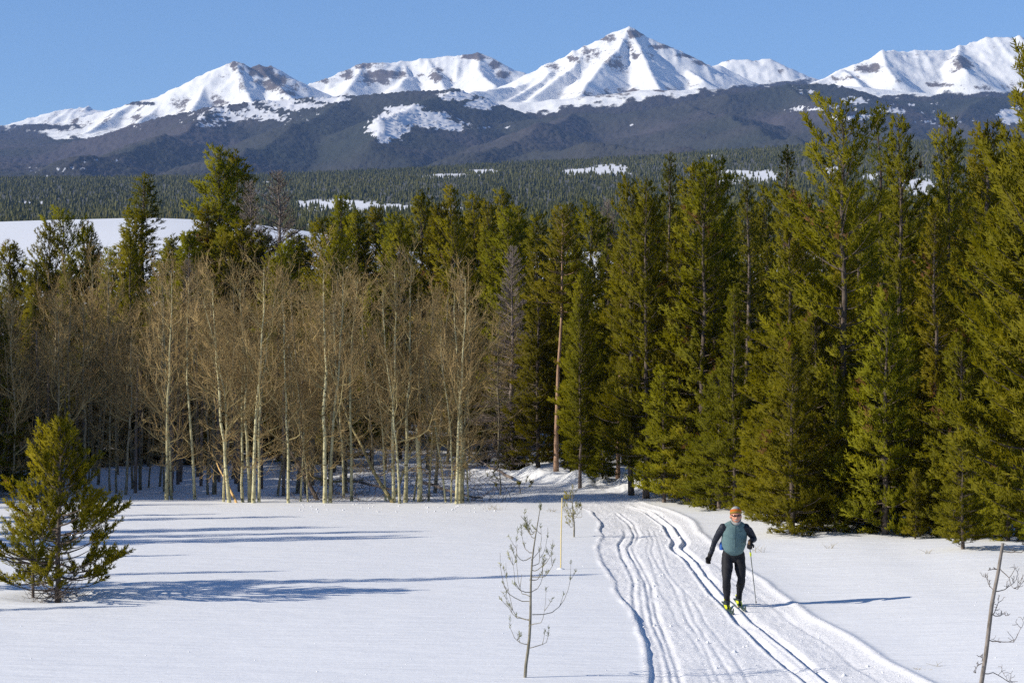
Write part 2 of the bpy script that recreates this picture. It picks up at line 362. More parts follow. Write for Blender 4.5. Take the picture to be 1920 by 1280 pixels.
def tri_cones(pos, h, r, rng, tiers=3, k=5):
    """simple conifers made of stacked skirts: many at once"""
    n = len(pos); Vs = []; Fs = []; off = 0
    for t in range(tiers):
        zb = 0.06 + 0.27 * t; zt = min(1.0, zb + 0.50)
        rr = r * (1 - 0.30 * t)
        ph = rng.random(n) * 6.28
        an = ph[:, None] + np.arange(k)[None] * 2 * math.pi / k
        jr = rr[:, None] * (0.7 + 0.6 * rng.random((n, k)))
        ring = np.stack([pos[:, None, 0] + jr * np.cos(an), pos[:, None, 1] + jr * np.sin(an), pos[:, None, 2] + h[:, None] * (zb + 0.06 * rng.random((n, k)))], -1)
        tip = pos + np.stack([0 * h, 0 * h, h * zt], -1)
        Vt = np.concatenate([ring, tip[:, None]], 1)
        b = (np.arange(n) * (k + 1))[:, None]
        f = np.stack([b + np.arange(k)[None], b + (np.arange(k)[None] + 1) % k, np.repeat(b + k, k, 1)], -1).reshape(-1, 3) + off
        Vs.append(Vt.reshape(-1, 3)); Fs.append(f); off += n * (k + 1)
    return np.concatenate(Vs), np.concatenate(Fs)
rng = np.random.default_rng(7)
n = 36000
D = np.sqrt(rng.uniform(1280 ** 2, 4560 ** 2, n)); x = rng.uniform(-0.27, 0.27, n) * D
extra = 9000
De = rng.uniform(1230, 1750, extra); D = np.concatenate([D, De]); x = np.concatenate([x, rng.uniform(-0.27, 0.27, extra) * De])
z = val_z(x, D); sx = sx_of(x, D); sy = HOR - F * (z - HC) / D
m = np.zeros(len(D))
for c in CLEAR: m = np.maximum(m, blob(sx, sy, *c) * 1.6)
m = m + 0.35 * fbm(sx * 0.05, sy * 0.12, 5, 3) + 0.30 * fbm(sx * 0.14, sy * 0.35, 6, 2)
thin = np.clip(0.02 + 0.5 * fbm(x * 0.004, D * 0.003, 55, 3), 0, 0.5)
keep = (m < 0.62 + 0.25 * rng.random(len(D))) & (rng.random(len(D)) > thin)
keep |= rng.random(len(D)) < 0.08
x, D, z = x[keep], D[keep], z[keep]
h = 5.2 + 8.5 * rng.random(len(D)) ** 1.4 * (0.85 + 0.3 * noise2(x * 0.01, D * 0.01, 66)); r = h * rng.uniform(0.17, 0.27, len(D))
nearm = D < 2100
va = []; pa = []
for mk, tiers, k in ((nearm, 3, 5), (~nearm, 2, 4)):
    Vc, Fc = tri_cones(np.stack([x, D, z - 0.5], -1)[mk], h[mk], r[mk], rng, tiers, k)
    pa.append((Vc, Fc)); va += [np.repeat(rng.random(mk.sum()), k + 1)] * 0 + [np.tile(np.repeat(np.clip(.45 * rng.random(mk.sum()) + .30 + .40 * fbm(x[mk] * .003, D[mk] * .002, 301, 3), 0, .93), k + 1), tiers)]
var = np.concatenate(va)
M_far = needle_mat('distant_conifers', (0.036, 0.040, 0.008), (0.056, 0.058, 0.009), (0.086, 0.082, 0.012), 0.1)
tag(link('distant_forest', new_mesh('distant_forest', pa, False, {'var': var}), M_far),
    'dark green conifer forest covering the valley side below the mountains, broken by snowy clearings', 'forest', kind='stuff')

# ------------------------------------------------------------------ mountains and foothills
def roofs(X, Y, ridges, base, sharp=26.0, warp=None):
    """height field: the highest of many ridges that fall off to both sides"""
    H = base.copy()
    if warp is not None: Xw, Yw = X + warp[0], Y + warp[1]
    else: Xw, Yw = X, Y
    for kl, kr, pts in ridges:
        W = [((p[0] - 960) / F * p[2] * 1000, p[2] * 1000, zof(p[1], p[2] * 1000)) for p in pts]
        for (x0, y0, z0), (x1, y1, z1) in zip(W[:-1], W[1:]):
            dx, dy = x1 - x0, y1 - y0; L2 = dx * dx + dy * dy
            t = np.clip(((Xw - x0) * dx + (Yw - y0) * dy) / L2, 0, 1)
            ex = Xw - (x0 + t * dx); ey = Yw - (y0 + t * dy)
            d = np.hypot(ex, ey)
            k = np.where(ey > 0, kr, kl)
            h = z0 + (z1 - z0) * t - k * d
            a = np.maximum(H, h); b_ = np.minimum(H, h)
            H = a + sharp * 0.35 * np.exp(-(a - b_) / sharp) * (h > base - 200)
    return H
def hill_grid(name, y0, y1, ny, nx, fn, material, half=0.31, attrs=None):
    yy = np.linspace(y0, y1, ny); tt = np.linspace(-half, half, nx)
    T, Yg = np.meshgrid(tt, yy); Xg = T * Yg
    Zg, at = fn(Xg, Yg)
    me = new_mesh(name, [(np.stack([Xg, Yg, Zg], -1).reshape(-1, 3), grid_faces(nx, ny))], True, {k: v.ravel() for k, v in at.items()})
    return tag(link(name, me, material), kind='structure')

MR = [
 # left long mountain
 (0.50, 0.9, [(-300,268,11.0),(-100,256,11.2),(0,244,11.2),(100,230,11.3),(185,211,11.4),(250,192,11.4),(330,166,11.5),(390,138,11.5),(440,115,11.5),(452,120,11.6),(462,124,11.6),(485,118,11.7),(505,122,11.8),(520,131,11.9),(550,155,12.1),(580,180,12.3),(630,212,12.6)]),
 (0.58, 0.62, [(440,115,11.5),(450,140,11.25),(462,172,10.95),(472,192,10.6)]),
 (0.58, 0.62, [(485,118,11.7),(510,150,11.3),(545,180,10.9)]),
 (0.6, 0.6, [(390,138,11.5),(375,180,11.0),(350,215,10.4)]),
 (0.55, 0.55, [(330,166,11.5),(290,205,11.0),(240,240,10.4)]),
 (0.55, 0.55, [(250,192,11.4),(200,225,10.9),(150,255,10.3)]),
 # far small peak at the left edge
 (0.3, 0.6, [(-100,250,14.5),(0,234,14.5),(70,222,14.5),(120,207,14.5),(150,197,14.5),(168,199,14.5),(190,208,14.6),(260,230,14.6)]),
 # second mountain
 (0.45, 0.9, [(560,178,12.6),(580,160,12.7),(610,146,12.8),(645,134,12.9),(680,118,13.0),(715,111,13.0),(740,115,13.1),(755,115,13.1),(800,108,13.1),(860,102,13.1),(895,99,13.1),(908,108,13.1),(925,126,13.0),(950,142,12.9),(985,162,12.7)]),
 (0.58, 0.62, [(680,118,13.0),(670,140,12.6),(655,165,12.2)]),
 (0.58, 0.62, [(755,115,13.1),(765,138,12.7),(750,160,12.3)]),
 (0.58, 0.62, [(800,108,13.1),(825,140,12.6),(835,165,12.2)]),
 (0.6, 0.6, [(895,99,13.1),(900,135,12.5),(930,160,12.1)]),
 # pyramid peak
 (0.50, 0.95, [(975,162,11.6),(990,154,11.6),(1015,138,11.7),(1045,122,11.8),(1075,100,11.9),(1100,87,12.0),(1125,76,12.0),(1148,62,12.0),(1165,58,12.0),(1178,52,12.0),(1195,62,12.0),(1210,71,12.1),(1235,82,12.1),(1262,92,12.1),(1290,106,12.2),(1315,118,12.2),(1350,124,12.3)]),
 (0.58, 0.62, [(1178,52,12.0),(1160,92,11.5),(1125,128,11.0),(1100,160,10.5),(1085,185,10.1)]),
 (0.58, 0.62, [(1100,87,12.0),(1080,118,11.5),(1040,150,11.0),(1000,182,10.5)]),
 (0.5, 0.5, [(990,154,11.6),(940,166,10.9),(890,172,10.3),(850,182,9.8)]),
 (0.6, 0.6, [(1045,122,11.8),(1000,160,11.1),(950,192,10.4)]),
 (0.58, 0.62, [(1178,52,12.0),(1205,100,11.4),(1225,140,10.9),(1240,170,10.5)]),
 (0.6, 0.6, [(1262,92,12.1),(1285,125,11.6),(1320,150,11.1)]),
 (0.45, 0.9, [(1335,128,12.9),(1350,118,13.0),(1375,110,13.0),(1400,112,13.0),(1445,111,13.0),(1462,122,13.0),(1480,136,13.0),(1500,150,13.0)]),
 # right mountain
 (0.45, 0.9, [(1525,158,11.0),(1540,150,11.1),(1560,137,11.2),(1582,131,11.3),(1600,128,11.4),(1625,112,11.5),(1655,96,11.5),(1675,93,11.6),(1720,92,11.7),(1780,90,11.8),(1800,82,11.9),(1825,75,12.0),(1850,67,12.0),(1880,64,12.0),(1920,67,12.0),(2050,76,12.0),(2200,95,12.0)]),
 (0.58, 0.62, [(1582,131,11.3),(1605,152,10.8),(1630,175,10.3),(1645,192,9.9)]),
 (0.58, 0.62, [(1655,96,11.5),(1660,120,11.2),(1680,150,10.8)]),
 (0.58, 0.62, [(1800,82,11.9),(1795,110,11.4),(1815,135,11.0)]),
]
ROCK_SHADE = [(485,135,28,22,1.0),(455,150,10,26,.9),(520,155,26,20,1.0),(548,168,20,12,.9),(645,142,26,9,1.0),(690,122,26,9,.9),(715,140,45,9,1.0),(700,152,35,6,.9),(820,142,14,16,1.0),(850,150,10,8,.8),(878,107,22,6,1.0),(905,105,14,8,1.1),(925,122,14,8,1.1),(945,138,14,6,1.0),  # bare rock, plus the left peak's shaded right face darkened in colour
        (600,152,30,6,.9),(1140,72,26,8,.9),(1100,98,22,10,.8),(1165,85,22,14,.55),(1080,112,30,8,.75),(1050,128,30,8,.6),(1190,64,14,7,1.2),(1240,88,24,5,1.0),(1290,105,26,5,1.0),(1320,118,24,4,1.0),(1190,105,24,16,.5),(1140,115,40,14,.45),
        (1240,78,14,5,.7),(1615,130,20,10,.9),(1640,128,12,10,.9),(1600,145,24,8,.6),(1800,122,20,12,1.1),(1790,134,14,6,1.0),(1760,160,70,5,.55),(1690,152,24,10,.6),(1120,178,60,8,.8),(1180,170,60,6,.7),(1245,168,40,6,.7),
        (440,122,8,8,.8),(360,205,120,30,.42),(250,228,110,24,.6),(400,185,60,30,.4),(1400,115,30,3,.5),(1470,130,12,6,.7),(1840,165,60,6,.5)]
def mountain_fn(Xg, Yg):
    sx = sx_of(Xg, Yg)
    base_sy = np.interp(sx, [-400, 0, 100, 400, 560, 850, 1000, 1200, 1500, 1650, 2400], [275, 262, 255, 225, 200, 195, 195, 178, 172, 178, 178])
    base = zof(base_sy, 10000) + (Yg - 10000) * 0.085 + 40 * fbm(Xg * 0.0009, Yg * 0.0009, 101, 3)
    base = base - np.maximum(Yg - 12600, 0) * 0.5 - np.maximum(9650 - Yg, 0) * 0.16 - np.maximum(9000 - Yg, 0) * 0.3
    wx = 60 * fbm(Xg * 0.0016, Yg * 0.0016, 111, 4); wy = 60 * fbm(Xg * 0.0016, Yg * 0.0016, 131, 4)
    off = sstep(10900, 9800, Yg)
    H = roofs(Xg, Yg, MR, base, 9.0, (wx * 0.10, wy * 0.6))
    rel = sstep(0, 250, H - base)
    # flutes and gullies, mostly down the slopes facing the viewer
    H = H + (8 + 16 * rel) * (ridged(Xg * 0.0085 + wx * .004, Yg * 0.0022, 141, 4) - 0.55) * sstep(0, 60, H - base + 40) * 0.7
    H = H + 5 * fbm(Xg * 0.012, Yg * 0.012, 151, 4) + 3 * fbm(Xg * 0.04, Yg * 0.04, 161, 2) * rel
    sy = HOR - F * (H - HC) / Yg
    rock_shade = np.zeros_like(H)
    for a in ROCK_SHADE: rock_shade = np.maximum(rock_shade, a[4] * blob(sx, sy, *a[:4]) ** 0.6)
    nz = fbm(Xg * 0.013, H * 0.03, 171, 4)
    streak = fbm(Xg * 0.02 + H * .006, H * 0.006, 173, 3)
    slope = np.hypot(*np.gradient(H)) 
    slope = sstep(np.percentile(slope, 80), np.percentile(slope, 98), slope)
    rock_shade = np.clip(rock_shade * 1.15 + 0.45 * nz + .55 * streak - 0.06 + .10 * slope, 0, 1.25)
    # trees on the lower slopes
    line = np.interp(sx, [-400, 0, 60, 110, 200, 300, 480, 560, 850, 940, 1080, 1250, 1500, 1640, 1700, 2400], [240, 246, 243, 262, 262, 246, 196, 190, 186, 222, 203, 180, 152, 186, 178, 180])
    tree = sstep(-9, 7, sy - line + 14 * fbm(sx * 0.05, sy * 0.12, 181, 4))
    ridge_t = blob(sx, sy, 70, 240, 130, 8) + blob(sx, sy, 250, 195, 60, 4)
    tree = np.maximum(tree, sstep(.4, .8, ridge_t + .4 * fbm(sx * .08, sy * .2, 183, 3)) * .9)
    H = H + tree * 9 * hash2(np.arange(Xg.size).reshape(Xg.shape), np.zeros(Xg.shape), 5)
    return H, {'rock_shade': rock_shade, 'trees': tree}
def mountain_mat():
    m, nt, b = mat('mountain'); N = nt.nodes; L = nt.links; b.inputs['Roughness'].default_value = 0.9; b.inputs['Specular IOR Level'].default_value = 0.05
    ge = N.new('ShaderNodeNewGeometry')
    mp = N.new('ShaderNodeMapping'); mp.inputs['Scale'].default_value = (0.045, 0.02, 0.035); L.new(ge.outputs['Position'], mp.inputs['Vector'])
    no = N.new('ShaderNodeTexNoise'); no.inputs['Scale'].default_value = 1; no.inputs['Detail'].default_value = 8; no.inputs['Roughness'].default_value = 0.75; L.new(mp.outputs[0], no.inputs['Vector'])
    rk = N.new('ShaderNodeAttribute'); rk.attribute_name = 'rock_shade'
    tr = N.new('ShaderNodeAttribute'); tr.attribute_name = 'trees'
    def thr(src, lo, hi, amp):
        a = N.new('ShaderNodeMath'); a.operation = 'MULTIPLY_ADD'; a.inputs[1].default_value = amp; a.inputs[2].default_value = -amp * 0.5; L.new(no.outputs['Fac'], a.inputs[0])
        s = N.new('ShaderNodeMath'); s.operation = 'ADD'; L.new(a.outputs[0], s.inputs[0]); L.new(src, s.inputs[1])
        r = N.new('ShaderNodeMapRange'); r.inputs['From Min'].default_value = lo; r.inputs['From Max'].default_value = hi; L.new(s.outputs[0], r.inputs['Value']); return r.outputs[0]
    rc = ramp(nt, no.outputs['Fac'], [(0.35, (0.085, 0.07, 0.06)), (0.65, (0.20, 0.165, 0.14))])
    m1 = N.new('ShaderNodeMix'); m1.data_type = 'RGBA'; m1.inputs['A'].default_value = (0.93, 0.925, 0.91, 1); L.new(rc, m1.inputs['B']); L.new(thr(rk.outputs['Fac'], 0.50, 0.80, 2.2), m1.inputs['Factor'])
    m2 = N.new('ShaderNodeMix'); m2.data_type = 'RGBA'; m2.inputs['B'].default_value = (0.05, 0.045, 0.04, 1); L.new(m1.outputs['Result'], m2.inputs['A']); L.new(thr(tr.outputs['Fac'], 0.3, 0.7, 1.3), m2.inputs['Factor'])
    L.new(m2.outputs['Result'], b.inputs['Base Color'])
    bu = N.new('ShaderNodeBump'); bu.inputs['Strength'].default_value = 0.6; bu.inputs['Distance'].default_value = 4
    L.new(no.outputs['Fac'], bu.inputs['Height']); L.new(bu.outputs['Normal'], b.inputs['Normal'])
    return m
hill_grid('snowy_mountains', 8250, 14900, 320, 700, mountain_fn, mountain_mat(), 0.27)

FR = [
 (0.36, 0.5, [(-400,300,8.2),(-100,285,8.3),(60,278,8.4),(170,260,8.5),(250,232,8.5),(330,214,8.5),(400,200,8.5),(500,187,8.6),(580,181,8.6),(650,181,8.6),(750,172,8.6),(845,168,8.6),(880,186,8.6),(910,216,8.6),(935,240,8.6)]),
 (0.36, 0.5, [(890,246,8.1),(960,224,8.1),(1095,205,8.1),(1200,190,8.0),(1280,175,8.0),(1360,160,8.0),(1420,152,8.1),(1485,146,8.2),(1560,150,8.3),(1600,166,8.4),(1635,188,8.5),(1690,186,8.8),(1760,184,8.9),(1850,182,9.0),(1950,182,9.0),(2200,180,9)]),
 (0.36, 0.42, [(1280,178,8.0),(1345,188,7.4),(1440,232,6.5),(1570,268,5.6)]),
 (0.36, 0.38, [(1095,206,8.1),(1010,234,7.2),(900,268,6.2)]),
 (0.36, 0.38, [(850,166,8.6),(790,192,8.0),(715,216,7.4),(690,262,6.6)]),
 (0.36, 0.38, [(650,181,8.6),(560,222,7.6),(470,252,6.8),(400,290,5.9)]),
 (0.36, 0.38, [(400,200,8.5),(330,240,7.5),(230,272,6.6),(120,300,5.9)]),
 (0.36, 0.38, [(1485,146,8.2),(1560,190,7.4),(1680,225,6.8),(1800,250,6.2)]),
 (0.36, 0.38, [(1850,182,9.0),(1800,215,8.0),(1900,240,7.2)]),
 (0.36, 0.38, [(1000,262,6.3),(1150,262,5.9),(1300,276,5.5)]),
]
PATCH = [(470,215,110,16,.62),(430,222,70,12,.6),(560,200,90,9,.65),(620,186,30,6,1.1),(520,192,60,6,.8),(380,232,50,9,.5),(250,242,60,8,.4),
         (780,222,62,14,1.15),(730,245,34,18,1.1),(840,238,40,9,.9),(720,262,18,8,.9),(760,206,40,8,.9),
         (860,182,34,8,1.0),(905,196,30,10,1.0),
         (1530,205,80,6,.5),(1600,222,60,6,.62),(1690,210,70,8,.45),(1760,232,70,12,.45),(1600,190,30,10,.6),(1500,170,60,10,.42),(1895,218,26,14,1.0),(1190,235,10,4,.5),(1560,158,40,8,.6),
         (100,320,90,8,.40),(190,305,60,6,.38),(780,150,1,1,.1),(900,240,60,3,.5),(1720,196,60,4,.4),(1040,198,60,5,.7),(1140,190,60,4,.6)]
def foothill_fn(Xg, Yg):
    sx = sx_of(Xg, Yg)
    t = (Yg - 4700) / (9400 - 4700)
    base = zof(352, 4700) + (zof(np.interp(sx, [0, 900, 1500, 2000], [262, 250, 212, 205]), 9400) - zof(352, 4700)) * np.clip(t, 0, 1) ** 1.15 - 300 * sstep(9100, 9900, Yg) * 0
    wx = 110 * fbm(Xg * 0.0012, Yg * 0.0012, 211, 3); wy = 110 * fbm(Xg * 0.0012, Yg * 0.0012, 231, 3)
    H = roofs(Xg, Yg, FR, base, 12.0, (wx * .25, wy * .5)) - 8
    H = H + 38 * (ridged(Xg * 0.0014, Yg * 0.0009, 241, 4) - 0.7) * sstep(8600, 7800, Yg) + 10 * fbm(Xg * 0.006, Yg * 0.006, 251, 4)
    sy = HOR - F * (H - HC) / Yg
    s = np.zeros_like(H)
    for a in PATCH: s = np.maximum(s, a[4] * blob(sx, sy, *a[:4]) ** 0.7)
    s = s + 0.30 * fbm(sx * 0.045, sy * 0.13, 261, 4) + 0.28 * fbm(sx * .22, sy * .4, 262, 2)
    snow = sstep(0.30, 0.70, s)
    spike = hash2(np.arange(Xg.size).reshape(Xg.shape), np.ones(Xg.shape), 9)
    H = H + (1 - snow) * 7 * spike ** 1.6 + snow * 7 * (spike > 0.9)
    vn = 0.5 + 0.5 * fbm(Xg * 0.002, Yg * 0.0016, 271, 4)
    return H, {'snow': snow, 'kindof': vn, 'speck': spike}
def foothill_mat():
    m, nt, b = mat('wooded_foothills'); N = nt.nodes; L = nt.links; b.inputs['Roughness'].default_value = 0.9; b.inputs['Specular IOR Level'].default_value = 0.05
    ge = N.new('ShaderNodeNewGeometry')
    mp = N.new('ShaderNodeMapping'); mp.inputs['Scale'].default_value = (0.05, 0.012, 0.05); L.new(ge.outputs['Position'], mp.inputs['Vector'])
    no = N.new('ShaderNodeTexNoise'); no.inputs['Scale'].default_value = 1; no.inputs['Detail'].default_value = 5; no.inputs['Roughness'].default_value = 0.8; L.new(mp.outputs[0], no.inputs['Vector'])
    at = {}
    for k in ('snow', 'kindof', 'speck'):
        a = N.new('ShaderNodeAttribute'); a.attribute_name = k; at[k] = a.outputs['Fac']
    forest = ramp(nt, at['kindof'], [(0.25, (0.042, 0.048, 0.038)), (0.5, (0.055, 0.055, 0.048)), (0.78, (0.082, 0.072, 0.076))])
    add = N.new('ShaderNodeMath'); add.operation = 'MULTIPLY_ADD'; add.inputs[1].default_value = 1.1; L.new(no.outputs['Fac'], add.inputs[0])
    sub = N.new('ShaderNodeMath'); sub.operation = 'SUBTRACT'; sub.inputs[1].default_value = 0.55; L.new(at['snow'], sub.inputs[0]); L.new(sub.outputs[0], add.inputs[2])
    mr = N.new('ShaderNodeMapRange'); mr.inputs['From Min'].default_value = 0.35; mr.inputs['From Max'].default_value = 0.6; L.new(add.outputs[0], mr.inputs['Value'])
    mx = N.new('ShaderNodeMix'); mx.data_type = 'RGBA'; L.new(forest, mx.inputs['A']); mx.inputs['B'].default_value = (0.80, 0.80, 0.82, 1); L.new(mr.outputs[0], mx.inputs['Factor'])
    L.new(mx.outputs['Result'], b.inputs['Base Color'])
    return m
hill_grid('wooded_foothills', 4650, 9700, 340, 630, foothill_fn, foothill_mat(), 0.27)

# air between the camera and the mountains
def haze_box():
    x0, x1, y0, y1, z0, z1 = -4400, 4400, -200, 15400, -60, 1620
    Vb = [(a, b_, c) for a in (x0, x1) for b_ in (y0, y1) for c in (z0, z1)]
    Fb = [(0, 1, 3, 2), (4, 6, 7, 5), (0, 4, 5, 1), (2, 3, 7, 6), (0, 2, 6, 4), (1, 5, 7, 3)]
    me = new_mesh('haze', [(np.array(Vb), np.array(Fb))])
    m = bpy.data.materials.new('haze'); m.use_nodes = True; nt = m.node_tree; nt.nodes.clear()
    o = nt.nodes.new('ShaderNodeOutputMaterial'); v = nt.nodes.new('ShaderNodeVolumePrincipled')
    v.inputs['Color'].default_value = (0.36, 0.55, 1.0, 1); v.inputs['Density'].default_value = HAZE
    v.inputs['Anisotropy'].default_value = 0.0
    nt.links.new(v.outputs[0], o.inputs['Volume'])
    tag(link('haze', me, m), kind='stuff')
HAZE = 3.3e-5
haze_box()

# ------------------------------------------------------------------ conifers
def tufts_mesh(P, A, rng, length, width, m, spread=0.9, fwd=0.05):
    """P (n,3) places, A (n,3) axes: every tuft is m needles-bunch triangles round its axis"""
    n = len(P)
    ref = nrm(rng.normal(size=(n, 3))); U = nrm(np.cross(A, ref)); W = np.cross(A, U)
    ph = rng.random((n, m)) * 6.283; sp = spread * (0.35 + 0.75 * rng.random((n, m)))
    d = A[:, None] * np.cos(sp)[..., None] + (U[:, None] * np.cos(ph)[..., None] + W[:, None] * np.sin(ph)[..., None]) * np.sin(sp)[..., None]
    le = length * (0.7 + 0.6 * rng.random((n, m, 1)))
    st = P[:, None] + A[:, None] * (fwd * (rng.random((n, m, 1)) * 2 - 0.6))
    side = nrm(np.cross(d, nrm(rng.normal(size=(n, m, 3))))) * width * 0.5
    a = st - side * .6; b = st + side * .6; c = st + d * le * 0.62 + side; e = st + d * le
    V = np.stack([a, b, c, e], 2).reshape(-1, 3)
    i = np.arange(n * m)[:, None] * 4
    out = P.copy(); out[:, 2] = 0; out = nrm(out) + np.array([0, 0, 0.30])
    N = nrm(0.75 * d + 0.85 * out[:, None]).reshape(-1, 3)
    Vr = V.reshape(-1, 4, 3); G = np.cross(Vr[:, 2] - Vr[:, 0], Vr[:, 3] - Vr[:, 1])
    flip = (G * N).sum(1) < 0
    Fq = np.concatenate([i, i + 1, i + 2, i + 3], 1); Fq[flip] = Fq[flip][:, ::-1]
    tufts_mesh.normals = np.repeat(N, 4, 0)
    return V, Fq

def conifer(seed, H, rad, crown0=0.03, power=0.8, upturn=0.25, spacing=0.31, nb=5, tuft=(0.125, 0.036, 7), dens=1.2, lump=0.35,
            droop=0.0, bare_twigs=False, trunk_r=None, lean=0.0, low_dead=0, step=0.10, top_tufts=True, prof=None, tstart=0.10, twr_=1.0):
    rng = np.random.default_rng(seed)
    tr = trunk_r or (0.009 * H + 0.02)
    s = 14; t = np.linspace(0, 1, s)
    cxp = 0.012 * H * np.cumsum(rng.normal(size=s)) * 0.25 + lean * H * t; cyp = 0.012 * H * np.cumsum(rng.normal(size=s)) * 0.25
    cxp -= cxp[0]; cyp -= cyp[0]
    TP = np.stack([cxp, cyp, t * H], -1); TR = tr * (1 - t) ** 0.85 + 0.008; TR[0] *= 1.25
    TP[0, 2] = -0.35
    trunk = tubes(TP[None], TR[None], 8)
    limbs = []; limr = []; tw = []; twr = []; tp = []; ta = []
    zc = crown0 * H; z = zc
    phase = rng.random() * 6.28
    while z < H * 0.985:
        u = (z - zc) / (H - zc)
        R = rad * (1 - u) ** power * min(1.0, 0.55 + u / 0.14) + 0.10 * (1 - u * .5)
        if prof: R = float(np.interp(z / H, *prof))
        k = max(3, int(round(nb * (0.75 + 0.5 * rng.random()))))
        if prof: tstart, dens = (.12, 1.5) if z / H > .57 else (.55, .85)
        for j in range(k):
            az = phase + j * 6.283 / k + rng.normal() * 0.25
            lum = 1 + lump * float(noise2(np.array([az * 1.3 + seed]), np.array([z * 1.1 + seed * 3.1]), seed)[0])
            L = R * lum * (0.75 + 0.5 * rng.random()) + 0.06
            if L < 0.05: continue
            e = -0.25 + 1.05 * u ** 1.3 - droop * (1 - u) + rng.normal() * 0.10
            hdir = np.array([math.cos(az), math.sin(az), 0.0]); side = np.array([-hdir[1], hdir[0], 0])
            b0 = np.array([np.interp(z, TP[:, 2], TP[:, 0]), np.interp(z, TP[:, 2], TP[:, 1]), z + rng.normal() * 0.05])
            q = np.linspace(0, 1, 5)
            P = b0 + L * (q[:, None] * (hdir * math.cos(e) + np.array([0, 0, math.sin(e)])) + (q[:, None] ** 2) * np.array([0, 0, upturn]) + (q[:, None] * (1 - q[:, None])) * side * rng.normal() * 0.2)
            limbs.append(P); limr.append((0.006 + 0.011 * L) * (1 - 0.8 * q))
            if low_dead and u < low_dead: 
                if rng.random() < 0.8: continue
            ns = max(3, int(L / 0.085 * dens))
            ts = tstart + (1 - tstart) * rng.random(ns) ** 0.8; ts[-1] = 1.0
            l2 = np.clip((0.16 + 0.48 * (1 - ts)) * L * (0.6 + 0.8 * rng.random(ns)), 0.07, 0.9); l2[-1] = 0.08
            base = np.stack([np.interp(ts, q, P[:, i]) for i in range(3)], -1)
            bd = nrm(P[-1] - P[0])
            sg = np.sign(rng.random(ns) - 0.5)[:, None]
            d2 = nrm(bd * (0.65 + 0.35 * rng.random((ns, 1))) + side * sg * (0.9 * rng.random((ns, 1)) + 0.1) + np.array([0, 0, 1]) * (rng.random((ns, 1)) * (0.65 - droop) - 0.12))
            d2[-1] = bd
            end = base + d2 * l2[:, None] + np.array([0, 0, 1]) * (l2[:, None] * upturn * 0.6)
            mid = (base + end) / 2 - np.array([0, 0, 1]) * (l2[:, None] * 0.04)
            tw.append(np.stack([base, mid, end], 1)); twr.append(twr_ * np.stack([0.0045 + 0 * l2, 0.0035 + 0 * l2, 0.002 + 0 * l2], 1))
            if not bare_twigs:
                for a in range(ns):
                    nt_ = max(1, int(l2[a] / step)); f = (np.arange(nt_) + 1.0) / nt_ if nt_ > 1 else np.array([1.0])
                    tp.append(base[a] + (end[a] - base[a]) * f[:, None]); ta.append(np.repeat(nrm(end[a] - base[a] + np.array([0, 0, .35 * l2[a]]))[None], nt_, 0))
        z += spacing * (0.7 + 0.6 * rng.random()) * (1.0 if u < 0.8 else 0.6); phase += 2.4
    res = {'trunk': trunk, 'H': H}
    LV, LQ = tubes(np.array(limbs), np.array(limr), 4)
    TV, TQ = tubes(np.concatenate(tw), np.concatenate(twr), 3)
    res['limbs'] = [(LV, LQ)] if not bare_twigs else [(LV, LQ), (TV, TQ)]
    if not bare_twigs:
        if top_tufts:
            zz = np.linspace(H * 0.95, H * 1.01, 8); tp.append(np.stack([np.full(8, TP[-1, 0]), np.full(8, TP[-1, 1]), zz], -1)); ta.append(np.repeat(np.array([[0, 0, 1.0]]), 8, 0))
        tp = np.concatenate(tp); ta = np.concatenate(ta)
        Vn, Fn = tufts_mesh(tp, ta, rng, *tuft)
        # clump to clump variation of the needles themselves
        v = 0.5 + 0.30 * fbm(tp[:, 0] * 2.1 + tp[:, 2] * .3, tp[:, 2] * 1.7 + tp[:, 1], seed + 5, 3) + rng.normal(size=len(tp)) * 0.11
        patch = noise2(tp[:, 0] * 1.6 + 9, tp[:, 2] * 1.3 + tp[:, 1] * 1.1, seed + 77)
        v = np.where((patch > 0.90) & (rng.random(len(tp)) < .7), 1.0, np.clip(v, 0, 0.93))
        res['needles'] = (Vn, Fn); res['nor'] = tufts_mesh.normals; res['var'] = np.repeat(v, len(Vn) // len(tp))
        res['n'] = len(Fn)
    return res

class Kind:
    def __init__(self, nm, cat, parts, H): self.nm, self.cat, self.parts, self.H = nm, cat, parts, H
def build_kind(nm, cat, g, needle, bark, limbmat=None):
    parts = [('trunk', new_mesh(nm + '_trunk', [g['trunk']], True), bark), ('limbs', new_mesh(nm + '_limbs', g['limbs'], True), limbmat or bark)]
    if 'needles' in g: parts.append(('needles', new_mesh(nm + '_needles', [g['needles']], False, {'var': g['var']}, g['nor']), needle))
    for _, me, mm in parts: me.materials.append(mm)
    return Kind(nm, cat, parts, g['H'])
def plant(kind, x, y, H=None, rz=None, label=None, group=None, wide=1.0, tilt=(0, 0), sink=0.0, cat=None, zz=None):
    s = (H or kind.H) / kind.H
    o = empty(kind.nm, (x, y, (ground(x, y) if zz is None else zz) - sink))
    o.scale = (s * wide, s * wide, s)
    o.rotation_euler = (tilt[0], tilt[1], random.uniform(0, 6.28) if rz is None else rz)
    for pn, me, mm in kind.parts:
        link(pn, me, None, o)
    tag(o, label, cat or kind.cat, group); return o

random.seed(11)
